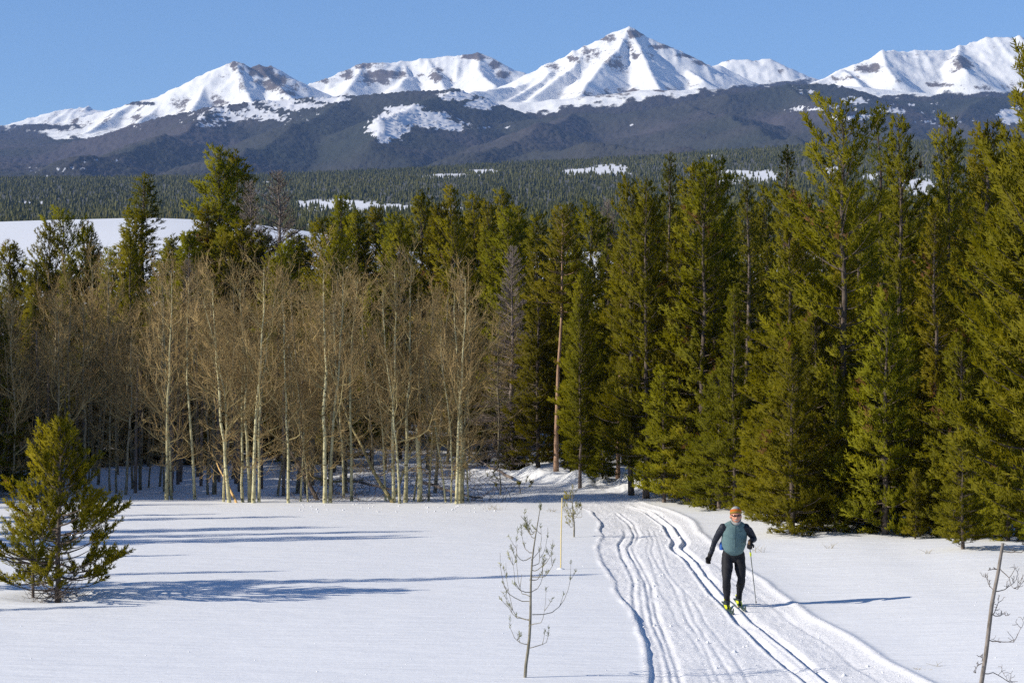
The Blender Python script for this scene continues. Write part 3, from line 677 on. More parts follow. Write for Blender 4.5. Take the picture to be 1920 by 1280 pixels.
# full pines of different habit
KP = [build_kind('pine_tree', 'pine tree', conifer(*a[:3], **a[3]), M_pine, M_bark) for a in [
    (1, 10.0, 1.25, dict(crown0=.05, power=.62, upturn=.28)),
    (2, 10.0, 1.10, dict(crown0=.10, power=.50, upturn=.32, lump=.5)),
    (3, 10.0, 1.35, dict(crown0=.03, power=.72, upturn=.22)),
    (4, 10.0, 1.05, dict(crown0=.16, power=.45, upturn=.35, lump=.6, spacing=.38)),
]]
K_loose = build_kind('pine_tree', 'pine tree', conifer(5, 10.0, 1.25, crown0=.12, power=.42, upturn=.35, lump=.8, spacing=.42, dens=.85), M_pine, M_bark)
K_spruce = build_kind('spruce_tree', 'spruce tree', conifer(6, 10.0, 1.0, crown0=.03, power=.95, upturn=.05, droop=.15, spacing=.27, nb=6, tuft=(.095, .032, 6), step=.085, lump=.15), M_spruce, M_bark)
K_spire = build_kind('spruce_tree', 'spruce tree', conifer(7, 10.0, .62, crown0=.08, power=.9, upturn=.03, droop=.25, spacing=.26, nb=5, tuft=(.095, .032, 6), step=.085, lump=.3), M_spruce, M_bark)
K_young = build_kind('young_pine', 'young pine', conifer(8, 4.0, .75, crown0=.06, power=.75, upturn=.35, spacing=.19, nb=6, tuft=(.10, .026, 8), step=.07, trunk_r=.05), M_young, M_bark)
K_young2 = build_kind('young_pine', 'young pine', conifer(9, 5.0, 1.15, crown0=.02, power=.85, upturn=.25, spacing=.20, nb=6, tuft=(.11, .028, 7), step=.075, trunk_r=.08), M_young, M_bark)
K_bare = build_kind('pine_tree', 'pine tree', conifer(10, 10.0, .85, crown0=.62, power=.5, upturn=.3, spacing=.36, trunk_r=.09), M_pine, M_redbark)
K_deadA = build_kind('dead_conifer', 'dead tree', conifer(12, 10.0, 1.15, crown0=.06, power=.6, upturn=.1, spacing=.22, nb=6, bare_twigs=True, dens=1.7, lump=.5, twr_=2.2), None, M_dead)
K_big = build_kind('pine_tree', 'pine tree', conifer(13, 10.0, 1.45, crown0=.10, power=.32, upturn=.4, spacing=.36, nb=6, lump=.6, tuft=(.14, .038, 8), step=.105), M_young, M_bark)

def at(px, D): return (px - 960) / F * D, D
def height(top, D, x): return HC + (HOR - top) / F * D - ground(x, D)
def conif(kind, px, D, top, label, group=None, **k):
    x, y = at(px, D); return plant(kind, x, y, height(top, D, x), label=label, group=group, **k)

# right hand side, front row
conif(K_young2, 1485, 51.3, 655, 'wide young pine whose skirt of boughs spreads low over the snow just behind the skier', wide=1.0)
conif(K_loose, 1586, 53.5, 203, 'tall loose pine with grey trunk showing through, topping the trees right of the skier', wide=1.0)
conif(KP[0], 1478, 55.0, 372, 'pine with pale trunk seen in gaps, rising directly behind the wide young pine')
conif(K_young2, 1567, 51.4, 700, 'dark shaded young pine squeezed between two brighter pines right of the skier', wide=.7)
conif(K_young2, 1660, 50.8, 560, 'bright bushy pine reaching down to the snow, with a thin pale stem at its foot', wide=.85)
conif(K_young, 1716, 49.6, 885, 'smallest green pine on the snow edge, slim and cone shaped', wide=.9)
conif(K_young, 1806, 46.6, 815, 'small yellow green pine with split pale trunk standing forward on the snow', wide=1.15)
conif(KP[2], 1745, 52.5, 400, 'full pine standing behind the smallest green pine', wide=.95)
conif(KP[0], 1640, 54.5, 470, 'mid height pine between the tall loose pine and the bushy pine', wide=.9)
conif(K_spire, 1668, 60.0, 203, 'thin spiky spruce top rising beside the tall loose pine')
conif(KP[2], 1697, 58.5, 228, 'dark dense pine next to the thin spiky spruce top', wide=.9)
conif(KP[1], 1780, 58.5, 232, 'dark narrow pine behind the broad pine at the right', wide=.75)
conif(KP[0], 1842, 54.0, 242, 'broad pine with reddish trunk base, second tree in from the right edge', wide=1.15)
conif(KP[3], 1912, 50.0, 300, 'pine crown behind the tall bright pine at the right edge', wide=1.1)
conif(K_big, 1958, 42.0, 138, 'tall bright pine with large clumped tufts, cut by the right edge', wide=.9)
conif(K_young2, 1962, 46.0, 815, 'low bushy pine at the right edge under the tall bright pine', wide=.9)
conif(KP[2], 1380, 57.5, 540, 'broad pine with boughs almost to the snow behind the head of the skier', wide=.8)
conif(K_spruce, 1396, 59.5, 345, 'spruce with level layered boughs behind the skier', wide=1.0)
conif(KP[2], 1312, 60.5, 318, 'dense pine with branches down to the snow at the right side of the trail bend', wide=1.0)
conif(KP[1], 1340, 63.5, 312, 'pine top just left of the layered spruce')
conif(K_spruce, 1255, 64.0, 295, 'pointed conifer, highest top between the trail bend and the layered spruce', wide=.85)
conif(KP[3], 1275, 61.5, 450, 'pine beside the dense pine at the trail bend, lower crown', wide=.9)
conif(KP[1], 1211, 61.8, 352, 'pine with dark trunk base nearest to the trail at the bend', wide=.9)
conif(KP[3], 1184, 62.8, 348, 'pine with long dark trunk line just left of the trunk nearest the bend', wide=.85)
conif(K_bare, 1158, 67.0, 460, 'pine with pinkish bare lower trunk standing behind the trail bend', tilt=(0, .01))
conif(K_bare, 1043, 69.0, 398, 'pine with the longest bare pinkish trunk, left of the trail bend', tilt=(0, .03), rz=0)
conif(K_spire, 1457, 68.0, 283, 'thinnest spruce spire, alone between two pine groups on the skyline')
conif(KP[1], 1437, 66.0, 362, 'short pine top beside the thinnest spruce spire', wide=.8)
conif(KP[2], 1505, 62.0, 372, 'pine top left of the tall loose pine')
conif(KP[3], 1090, 67.5, 520, 'pine between the two bare pinkish trunks', wide=.9)
conif(KP[0], 1008, 70.0, 470, 'dark pine with reddish trunk foot left of the longest bare trunk', wide=.9)
conif(K_deadA, 962, 72.0, 460, 'grey dead conifer among green pines in the middle of the wood')
conif(K_deadA, 1138, 86.0, 372, 'grey dead top poking above the pines left of the bend', wide=.8)
# left skyline
conif(K_spruce, 278, 92.0, 332, 'broad dark conifer standing highest over the brown aspens at the left', wide=1.75)
conif(KP[0], 262, 90.0, 400, 'bushy pine shoulder beside the broad dark conifer at left', wide=1.5)
conif(KP[1], 412, 94.0, 288, 'tallest pine of the left skyline, slim with uneven top', wide=1.2)
conif(KP[3], 443, 95.5, 303, 'pine touching the tallest one of the left skyline', wide=1.2)
conif(K_deadA, 468, 90.0, 338, 'grey brown dead conifer beside the twin pines of the left skyline', wide=.95)
conif(K_deadA, 520, 88.0, 318, 'largest bare grey conifer, fanned branches against the forest', wide=1.25)
conif(KP[2], 385, 91.0, 392, 'low wide pine left of the tallest left pine', wide=1.6)
conif(K_loose, 125, 92.0, 402, 'open pine against the snowy field, with a smaller twin at its left')
conif(K_loose, 88, 91.0, 428, 'smaller twin of the open pine against the snowy field', wide=.9)
conif(K_young2, 166, 93.0, 437, 'sparse pine against the snowy field, right of the open pines', wide=.8)
conif(K_young2, 22, 92.0, 470, 'low round pine top at the left edge below the snowy field', wide=1.1)
for px, top, D, lab in [(635, 374, 92, 'rounded pine top right of the dead grey conifers'), (668, 400, 90, 'low pine top in the middle of the skyline'), (702, 398, 93, 'pine top under the small snowy clearing'),
        (737, 410, 90, 'bushy pine top below the clearing'), (790, 373, 94, 'pointed pine top left of the sharp narrow one'), (818, 388, 92, 'pine top between two pointed ones'), (848, 354, 96, 'sharp narrow pine top in the middle skyline'),
        (895, 372, 94, 'pine top right of the sharp narrow one'), (920, 385, 92, 'low pine top beside a taller one in the middle'), (946, 363, 93, 'pine top before the dip in the skyline'), (975, 395, 90, 'pine top at the dip in the skyline'),
        (1005, 410, 88, 'pine top in the deepest dip of the skyline'), (1072, 400, 86, 'pine top above the longest bare trunk'), (1108, 392, 84, 'pine top left of the grey dead top'), (1228, 385, 78, 'dark pine behind the bend'), (1300, 316, 66, 'rounded pine top right of the highest pointed conifer')]:
    conif(random.choice(KP), px, D, top, lab, wide=random.uniform(.85, 1.1))
conif(KP[2], -8, 63.5, 600, 'dark shaded pine cut by the left edge behind the aspens', wide=1.3)
for i, (px, top, lab) in enumerate([(350, 440, 'low pine between the broad dark conifer and the twin pines'), (455, 420, 'pine low between the two grey dead conifers'), (560, 440, 'pine just right of the fanned grey conifer'), (598, 415, 'pine before the small snow strip in the middle left'), (320, 452, 'low pine at the right foot of the broad dark conifer'), (425, 430, 'pine low in front of the twin pines'), (540, 455, 'low pine under the fanned grey conifer'), (490, 445, 'pine crown low between the grey conifers'), (215, 470, 'low pine crown left of the broad dark conifer')]):
    conif(KP[i % 3], px, 87 + (i % 3), top, lab, wide=1.35)
LANDC = [(-60, 'the left edge'), (22, 'the low round pine at left'), (125, 'the open pine against the snowy field'), (278, 'the broad dark conifer'), (412, 'the tallest left pine'), (520, 'the fanned grey conifer'), (635, 'the rounded pine beside it'),
    (737, 'the bushy pine below the clearing'), (848, 'the sharp narrow pine'), (946, 'the pine before the skyline dip'), (1043, 'the longest bare trunk'), (1158, 'the pinkish bare trunk'), (1255, 'the pointed conifer'), (1312, 'the dense pine at the bend'), (1396, 'the layered spruce'),
    (1457, 'the thinnest spire'), (1586, 'the tall loose pine'), (1668, 'the spiky spruce top'), (1780, 'the dark narrow pine'), (1842, 'the broad pine'), (1935, 'the tall bright pine')]
used_labels = set()
def unique_label(kind, px, D, H, land, Ds, Hs):
    d = np.array([abs(px - l[0]) for l in land]); order = np.argsort(d)[:3]
    size = 'low' if H < Hs[0] else 'medium' if H < Hs[1] else 'tall'
    row = ['just behind', 'further behind', 'far behind', 'farthest behind'][sum(D > q for q in Ds)]
    opts = []
    for j in order:
        off = px - land[j][0]; side = 'and left of' if off < -14 else 'and right of' if off > 14 else 'in line with'
        opts += [f'{size} {kind} {row} {side} {land[j][1]}', f'{size} slender {kind} {row} {side} {land[j][1]}']
    for o in opts:
        if o not in used_labels: used_labels.add(o); return o
    return opts[0]
# filler rows deep in the wood
SKY = ([-200, 0, 60, 150, 230, 300, 350, 450, 560, 620, 700, 800, 950, 1020, 1150, 1250, 1400, 1480, 1560, 1620, 1700, 1850, 2100],
       [520, 512, 495, 480, 440, 440, 440, 410, 455, 420, 425, 405, 400, 435, 400, 370, 400, 420, 330, 350, 350, 320, 300])
for D in (66, 71, 76, 81, 86, 92, 98, 106):
    px = -160 + random.uniform(0, 60)
    while px < 2060:
        p = px + random.uniform(-14, 14)
        Dd = D + random.uniform(-2.3, 2.3)
        lo = 60 if D > 80 else 120
        top = np.interp(p, *SKY) + random.uniform(0, lo) + (max(0, 76 - D) * 4)
        if p < 300: lim = 75
        elif p < 560: lim = 79
        elif p < 1010: lim = 73
        else: lim = 63
        if Dd > lim and not (Dd < 79 and 700 < p < 950 and random.random() < .35):
            reg = 'behind the bare aspens' if p < 640 else ('in the middle of the wood' if p < 1150 else 'behind the front pines on the right')
            kd = random.choice(KP + [K_loose, K_spruce])
            if random.random() < .03: kd = K_deadA
            if kd is K_deadA: lb, gr = 'grey dead conifer hidden among the green trees', 'dead conifers deep in the wood'
            else: lb, gr = ('dark spruce' if kd is K_spruce else 'green pine') + ' filling the wood ' + reg, ('spruces ' if kd is K_spruce else 'pines ') + reg
            x, y = at(p, Dd)
            lb = unique_label('grey dead conifer' if kd is K_deadA else 'dark spruce' if kd is K_spruce else 'open pine' if kd is K_loose else 'green pine', p, Dd, max(3.2, height(top, Dd, x)), LANDC, (72, 80, 89), (6.5, 8.2))
            plant(kd, x, y, max(3.2, height(top, Dd, x)), label=lb, group=gr, wide=random.uniform(.8, 1.12))
        px += 4330 / D * random.uniform(1.5, 2.2)
for px in range(-110, 660, 34):
    p = px + random.uniform(-12, 12); D = random.uniform(76.5, 82); x, y = at(p, D); H = random.uniform(3.4, 5.2)
    kd = random.choice([KP[0], KP[2], K_spruce]); nm_ = 'dark spruce' if kd is K_spruce else 'green pine'
    plant(kd, x, y, H, label=unique_label('small ' + nm_, p, D, H, LANDC, (78, 79.5, 81), (4, 4.6)), group='small conifers behind the bare aspens', wide=random.uniform(1.3, 1.7))
# small firs under the trees near the trail
for i, (px, D, top) in enumerate([(960, 72, 770), (905, 76, 790), (1070, 72, 800), (1110, 70, 790), (1245, 60.8, 700), (1290, 60.2, 760), (1350, 58.8, 700), (1420, 55.5, 780), (1600, 53, 720), (1760, 50.6, 760), (1130, 66, 800), (1890, 48.6, 800), (1705, 52.5, 650), (1625, 52.0, 800), (1530, 53.5, 600), (1865, 50.5, 600), (1800, 50, 640)]):
    lab = ['young fir with low boughs left of the longest bare trunk', 'young fir in deep shade behind the broken aspen', 'young fir between the bare pinkish trunks', 'young fir left of the white leaning pole', 'young pine touching the dense pine at the bend, left side',
           'young pine at the foot of the dense pine at the bend', 'young pine right of the dense pine at the bend', 'young pine behind the left boughs of the wide young pine', 'young pine filling the gap right of the dark shaded pine', 'young pine right of the smallest green pine',
           'young fir under the pine with pinkish trunk', 'young pine before the broad pine near the right edge', 'slim pine above the smallest green pine', 'low pine in shade beside the bushy pine', 'pine between the tall loose pine and the wide young pine', 'pine shoulder left of the tall bright pine', 'pine behind the split-trunk pine'][i]
    conif(random.choice([K_young, K_young2]), px, D, top, lab, wide=random.uniform(.9, 1.2))
# wood beyond the left edge of the picture, whose shadows fall across the meadow and the aspens
for i in range(84):
    D = random.uniform(60.5, 76) if i < 54 else random.uniform(74, 104); x = -0.2217 * D - 1.6 - random.uniform(0, 13)
    plant(random.choice(KP + [K_spruce]), x, D, (random.uniform(6.8, 8.8) if D < 76 else random.uniform(5.2, 7.4)), label='green pine beyond the left edge of the picture', group='pines beyond the left edge', wide=1.2)
for (D, x, H) in [(47.9, -16.4, 7.4), (48.8, -19, 8.6), (47.3, -21, 9.5), (50.6, -17, 6.6), (49.8, -22, 9.0), (53.0, -20, 7.5), (54.6, -18, 5.5), (56.5, -22, 7.5), (58.6, -20, 6.4), (40.6, -11.8, 6.9), (41.4, -16, 6.0), (36.9, -14, 4.0), (60.6, -18, 5.5), (45.3, -15.5, 4.5)]:
    plant(random.choice(KP), x, D, H, label='pine beyond the left edge casting a long shadow on the meadow', group='meadow pines beyond the left edge', wide=.5)

# the lone young pine at the left, finer needles
gl = conifer(31, 3.15, 1.12, crown0=.10, upturn=.42, spacing=.13, nb=5, tuft=(.075, .021, 13), step=.062, trunk_r=.05, lump=.6, dens=.8, tstart=.5,
             prof=([0, .08, .16, .28, .40, .50, .55, .60, .66, .78, .88, 1.0], [.25, .60, .95, 1.02, .88, .62, .32, .38, .56, .34, .17, .02]))
K_lone = build_kind('young_pine', 'young pine', gl, M_pine, M_bark)
lone = plant(K_lone, PINE_XY[0], PINE_XY[1], 2.97, rz=0.6, label='lone young pine standing in the snow at the lower left', sink=-.02)
gs = conifer(33, 1.9, .62, crown0=.12, power=.55, upturn=.4, spacing=.17, nb=4, tuft=(.078, .013, 11), step=.05, trunk_r=.022, lump=.5)
K_side = build_kind('young_pine', 'young pine', gs, M_pine, M_bark)
sx0, sy0 = gpt(62, 1118)
plant(K_side, sx0, sy0, 1.75, rz=2.0, label='smaller pine stem growing at the left foot of the lone young pine', sink=-.02)

# ------------------------------------------------------------------ bare aspens
def aspen(seed, H, r0=0.065, crown0=0.42, spreadL=1.15, n_br=25, sweep=None, bend=0.25, n_tw=8):
    rng = np.random.default_rng(seed)
    s = 12; t = np.linspace(0, 1, s)
    bx = bend * (0.5 * np.sin(t * rng.uniform(2, 5) + rng.random() * 6) - 0.5 * math.sin(0)) ; bx = bx - bx[0]
    by = bend * np.sin(t * rng.uniform(2, 5) + rng.random() * 6) * .5; by = by - by[0]
    jx = np.cumsum(rng.normal(size=s)) * 0.025; jy = np.cumsum(rng.normal(size=s)) * 0.025
    TP = np.stack([bx + jx - jx[0], by + jy - jy[0], t * H], -1); TR = r0 * (1 - t) ** 0.75 + 0.006
    TR[0] *= 1.3; TP[0, 2] = -0.3
    trunk = [tubes(TP[None], TR[None], 8)]
    limbs, limr, sec, secr, tw, twr = [], [], [], [], [], []
    def grow(b0, d, L, r, depth):
        q = np.linspace(0, 1, 6)[:, None]
        side = nrm(np.cross(d, [0.3, 0.2, 1.0]))
        P = b0 + L * (q * d + q ** 2 * np.array([0, 0, 0.32]) + 0.10 * np.sin(q * rng.uniform(3, 7)) * side * rng.normal()) + np.cumsum(rng.normal(size=(6, 3)), 0) * L * 0.015
        return P, r * (1 - 0.82 * q[:, 0])
    for i in range(n_br):
        u = rng.random() ** 0.75; z = H * (crown0 + (0.98 - crown0) * u)
        az = rng.random() * 6.283; el = rng.uniform(0.15, 0.85) + 0.4 * u
        d = np.array([math.cos(az) * math.cos(el), math.sin(az) * math.cos(el), math.sin(el)])
        L = spreadL * (1.15 - 0.75 * u) * rng.uniform(.6, 1.3)
        b0 = np.array([np.interp(z, TP[:, 2], TP[:, 0]), np.interp(z, TP[:, 2], TP[:, 1]), z])
        P, r = grow(b0, d, L, 0.010 + 0.010 * L * (1.1 - u), 0)
        limbs.append(P); limr.append(r)
    if sweep:
        for (z, az, el, L, r_) in sweep:
            d = np.array([math.cos(az) * math.cos(el), math.sin(az) * math.cos(el), math.sin(el)])
            b0 = np.array([np.interp(z, TP[:, 2], TP[:, 0]), np.interp(z, TP[:, 2], TP[:, 1]), z])
            P, r = grow(b0, d, L, r_, 0); limbs.append(P); limr.append(r)
    # dead low twigs
    for i in range(7):
        z = H * rng.uniform(.12, crown0); az = rng.random() * 6.283; el = rng.uniform(-.3, .4)
        d = np.array([math.cos(az) * math.cos(el), math.sin(az) * math.cos(el), math.sin(el)])
        b0 = np.array([np.interp(z, TP[:, 2], TP[:, 0]), np.interp(z, TP[:, 2], TP[:, 1]), z])
        P, r = grow(b0, d, rng.uniform(.3, 1.0), .009, 0); limbs.append(P); limr.append(r)
    for P, r in zip(list(limbs), list(limr)):
        L = np.linalg.norm(P[-1] - P[0])
        for k in range(max(3, int(n_tw * L * 0.9))):
            f = rng.uniform(.15, 1); b0 = np.array([np.interp(f * 5, range(6), P[:, i]) for i in range(3)])
            d = nrm(nrm(P[-1] - P[0]) + rng.normal(size=3) * 0.75 + np.array([0, 0, .15]))
            l = L * rng.uniform(.22, .5) * (1.25 - f * .6) + .08
            Q, q = grow(b0, d, l, 0.0065, 1); Q = Q[[0, 2, 3, 5]]; sec.append(Q); secr.append(np.array([.0075, .006, .005, .003]))
            for m in range(rng.integers(2, 5)):
                f2 = rng.uniform(.2, 1) * 3; c0 = np.array([np.interp(f2, range(4), Q[:, i]) for i in range(3)])
                d2 = nrm(nrm(Q[-1] - Q[0]) + rng.normal(size=3) * 0.85 + np.array([0, 0, .1])); l2 = rng.uniform(.10, .30)
                c1 = c0 + d2 * l2 * .5 + rng.normal(size=3) * .012; c2 = c0 + d2 * l2 + np.array([0, 0, .03])
                tw.append(np.stack([c0, c1, c2])); twr.append(np.array([.0042, .0036, .0024]))
    return {'trunk': trunk, 'limbs': [tubes(np.array(limbs), np.array(limr), 4)], 'twigs': [tubes(np.array(sec), np.array(secr), 3), tubes(np.array(tw), np.array(twr), 3)], 'H': H}
def aspen_kind(g):
    parts = [('trunk', new_mesh('aspen_trunk', g['trunk'], True), M_aspen), ('limbs', new_mesh('aspen_limbs', g['limbs'], True), M_limb), ('twigs', new_mesh('aspen_twigs', g['twigs'], False), M_twig)]
    for _, me, mm in parts: me.materials.append(mm)
    return Kind('aspen_tree', 'aspen tree', parts, g['H'])
KA = [aspen_kind(aspen(100 + i, 7.0, r0=[.050, .043, .054, .038, .045, .038, .034][i], crown0=[.30, .22, .34, .25, .2, .3, .15][i], spreadL=[1.3, 1.5, 1.3, 1.2, 1.6, 1.3, 1.5][i], bend=[.12, .3, .12, .35, .2, .45, .25][i])) for i in range(7)]
K_sweep = aspen_kind(aspen(120, 7.0, r0=.06, crown0=.35, spreadL=1.3, n_br=24, bend=.25, sweep=[(2.9, 0.15, .12, 2.3, .028), (3.6, -0.1, .35, 2.1, .028), (4.3, 0.2, .5, 2.0, .024), (2.3, 0.0, .0, 1.6, .02)]))
def asp(px, py, top, k, label, group=None, tilt=0.0, rz=None, wide=1.0):
    x, y = gpt(px, py); o = plant(k, x, y, height(top, y, x), rz=rz, label=label, group=group, tilt=(0, tilt), wide=wide); return o
FRONT = [
 (312, 937, 505, 0, 0.00, 'sturdy aspen with its foot furthest forward at the left end of the front row'),
 (322, 934, 560, 3, -.03, 'thin aspen touching the sturdy left end aspen'),
 (366, 934, 520, 1, -.02, 'aspen with narrow pale trunk between the left end aspen and the leaning ones'),
 (417, 941, 560, 5, -.13, 'aspen leaning to the left over a split fallen stem'),
 (430, 943, 525, 2, -.10, 'pale aspen leaning left, right of the split fallen stem'),
 (455, 942, 540, 4, -.05, 'slim aspen left of the close clump of three'),
 (468, 942, 515, 2, -.05, 'left stem of the close clump of three aspens'),
 (475, 944, 500, 0, .01, 'middle stem of the close clump of three aspens'),
 (486, 942, 535, 1, .07, 'right stem of the close clump of three aspens, leaning right'),
 (541, 944, 530, 3, .01, 'straight aspen alone between the clump of three and the pair of tall trunks'),
 (562, 940, 640, 5, -.10, 'short crooked aspen leaning left beside the straight lone one'),
 (577, 941, 660, 6, -.09, 'thin short aspen leaning left, next to a crooked one'),
 (609, 944, 488, 2, -.01, 'tallest pale aspen trunk of the front row'),
 (619, 944, 510, 0, .02, 'aspen standing tight against the tallest pale trunk'),
 (645, 930, 560, 3, .02, 'slender aspen a step behind the tallest pale trunk'),
 (660, 938, 520, 1, .03, 'aspen with curved crown right of the tallest trunk'),
 (722, 938, 600, 5, -.14, 'aspen leaning left away from the middle clump'),
 (738, 942, 505, 0, -.03, 'left trunk of the middle clump, pale and thick'),
 (750, 944, 540, 3, .00, 'thin trunk in the middle clump'),
 (760, 942, 495, 2, .02, 'tall trunk of the middle clump topped by ascending branches'),
 (775, 938, 620, 6, .08, 'short thin aspen leaning right in the middle clump'),
 (802, 938, 600, 5, -.06, 'thin aspen right of the broken splintered trunk'),
 (836, 941, 640, 3, -.07, 'thin aspen leaning left toward the splintered trunk'),
 (845, 942, 600, 6, -.02, 'slim dark aspen left of the far right clump'),
 (856, 944, 520, 0, .01, 'thick pale trunk in the right end clump'),
 (868, 942, 560, 4, .00, 'second trunk in the right end clump with wide crown'),
 (878, 940, 640, 6, -.10, 'short aspen leaning left at the right end of the front row'),
]
for px, py, top, k, tl, lab in FRONT:
    asp(px, py, top, KA[k], lab, tilt=tl, rz=random.uniform(-.6, .6))
asp(862, 943, 545, K_sweep, 'aspen with long limbs sweeping far out to the right', rz=0.0)
LANDA = [(-30, 'the left edge'), (60, 'the lone young pine'), (180, 'the shaded snow gap'), (312, 'the sturdy left end aspen'), (366, 'the narrow pale aspen'), (425, 'the split fallen stem'), (475, 'the close clump of three'), (541, 'the straight lone aspen'), (612, 'the tallest pale trunk'), (655, 'the curved aspen'), (745, 'the middle clump'), (787, 'the splintered trunk'), (860, 'the right end clump'), (930, 'the tiny dark sapling')]
# further back
random.seed(5)
for i in range(92):
    px = random.uniform(-60, 660) if i < 80 else random.uniform(640, 940)
    D = random.uniform(62.5, 79) if px > 300 else random.uniform(62.0, 84)
    if i < 22: px = random.uniform(-40, 330)
    x, y = at(px, D); top = random.uniform(495, 640) + (30 if px < 120 else 0) + (40 if px > 880 else 0)
    ka = random.choice(KA)
    plant(ka, x, y, height(top, D, x), label=unique_label('bare aspen', px, D, height(top, D, x), LANDA, (66, 71, 77), (6.0, 6.8)),
          group='aspens inside the thicket ' + ('at the left' if px < 330 else 'behind the front row'), tilt=(random.gauss(0, .03), random.gauss(-.01, .05)), wide=random.uniform(.9, 1.15))
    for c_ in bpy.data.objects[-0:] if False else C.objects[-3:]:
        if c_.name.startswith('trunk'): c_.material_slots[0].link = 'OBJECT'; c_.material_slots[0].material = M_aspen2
for i, D in enumerate(np.linspace(62, 84, 12)):
    x = -0.2217 * D - random.uniform(.3, 5)
    plant(random.choice(KA), x, D, random.uniform(5.5, 6.8), label='bare aspen beyond the left edge of the picture', group='aspens beyond the left edge')

# broken and fallen stems
def stem(name, pts, rad, m, label, cat, k=8, extra=None):
    root = empty(name, tuple(pts[0])); P = np.array(pts, float) - np.array(pts[0], float)
    link('trunk', new_mesh(name, [tube1(P, rad, k), disc(P[0], P[0] - P[1], rad[0], k), disc(P[-1], P[-1] - P[-2], rad[-1], k)], True), m, root)
    if extra: extra(root)
    return tag(root, label, cat)
def wp(px, py_base, z, D=None):
    """point above the ground at a pixel column: column px at the depth of ground row py_base"""
    x, y = gpt(px, py_base); return x, y
x0, y0 = gpt(787, 940)
def spl(root):
    rng = np.random.default_rng(3)
    parts = []
    for i in range(7):
        a = rng.random() * 6.28; r = .045; p0 = np.array([-.05 + r * math.cos(a) * .8, r * math.sin(a) * .8, 1.75 + rng.random() * .15])
        parts.append(tube1([p0, p0 + [rng.normal() * .02, rng.normal() * .02, .35], p0 + [rng.normal() * .05, rng.normal() * .04, .55 + rng.random() * .35]], [.028, .02, .003], 4))
    link('splinters', new_mesh('splinters', parts), M_split, root)
stem('broken_aspen', [(x0, y0, ground(x0, y0) - .2), (x0 + .01, y0, .7), (x0 - .05, y0, 1.4), (x0 - .06, y0, 1.95)], [.075, .065, .06, .05], M_aspen, 'broken aspen trunk ending in bright orange splinters', 'broken tree', extra=spl)
def fallen(name, a, b, za, zb, r, m, label, sag=0.1):
    (ax, ay), (bx_, by_) = gpt(*a), gpt(*b)
    A = np.array([ax, ay, za + ground(ax, ay)]); B = np.array([bx_, by_, zb + ground(bx_, by_)])
    q = np.linspace(0, 1, 7)[:, None]; P = A + (B - A) * q + np.array([0, 0, -sag]) * (q * (1 - q)) * 4 + np.random.default_rng(len(label)).normal(size=(7, 3)) * .02
    return stem(name, [tuple(p) for p in P], list(r * (1 - .55 * q[:, 0])), m, label, 'fallen stem')
fallen('leaning_stem', (447, 944), (405, 938), -.1, 1.05, .036, M_split, 'split stem with bare orange wood leaning from the snow among aspens', 0)
fallen('leaning_stem', (598, 936), (540, 932), -.1, 1.5, .06, M_bark, 'dark stem leaning left at the foot of the tallest trunk', .05)
fallen('leaning_stem', (742, 943), (640, 930), -.1, 2.6, .055, M_limb, 'long crooked stem leaning left from the middle clump', .2)
fallen('leaning_stem', (733, 938), (795, 934), -.1, 2.2, .04, M_aspen, 'thin stem propped against the splintered trunk', 0)
fallen('fallen_log', (795, 925), (905, 936), .35, .05, .05, M_dead, 'grey fallen log slanting down behind the right end clump', 0)
fallen('fallen_log', (640, 915), (745, 928), .45, .2, .05, M_dead, 'grey log lying on snow behind the middle clump', .05)
fallen('fallen_log', (585, 922), (680, 918), .5, .35, .045, M_limb, 'greenish log hung low between aspens', .1)
fallen('leaning_stem', (1090, 899), (1120, 897), -.1, 1.05, .035, M_aspen, 'white leaning pole at the edge of the wood left of the bend', 0)
fallen('fallen_log', (960, 905), (900, 897), .1, .5, .05, M_dead, 'dark fallen log in the shade beyond the snow lumps', 0)
random.seed(8)
# thin dead trunks standing in the shade at the left
for i in range(26):
    px = random.uniform(0, 640); D = random.uniform(63, 76); x, y = at(px, D); H = random.uniform(2.5, 4.5); l = random.gauss(0, .12)
    stem('dead_pole', [(x, y, ground(x, y) - .2), (x + l * .4, y, H * .5), (x + l, y, H)], [.055, .045, .02], M_dead, unique_label('dark dead pole', px, D, H, LANDA, (66, 70, 74), (3.2, 3.9)), 'dead tree', 6)['group'] = 'dead poles among the aspens'
# brushwood in the snow behind the middle clump
rng = np.random.default_rng(77); P = []; R = []
for i in range(900):
    px = rng.uniform(540, 960); D = rng.uniform(61, 74); x, y = at(px, D); g = float(near_z(np.array([x]), np.array([y]), False)[0])
    d = nrm(np.array([rng.normal(), rng.normal() * .5, rng.random() * .9])); L = rng.uniform(.15, .7)
    a = np.array([x, y, g - .03]); P.append([a, a + d * L * .5 + rng.normal(size=3) * .03, a + d * L + np.array([0, 0, .04])]); R.append([.008, .006, .003])
tag(link('brushwood', new_mesh('brushwood', [tubes(np.array(P), np.array(R), 3)]), M_dead), 'tangle of bare twigs sticking out of the snow under the aspens', 'brushwood', kind='stuff')

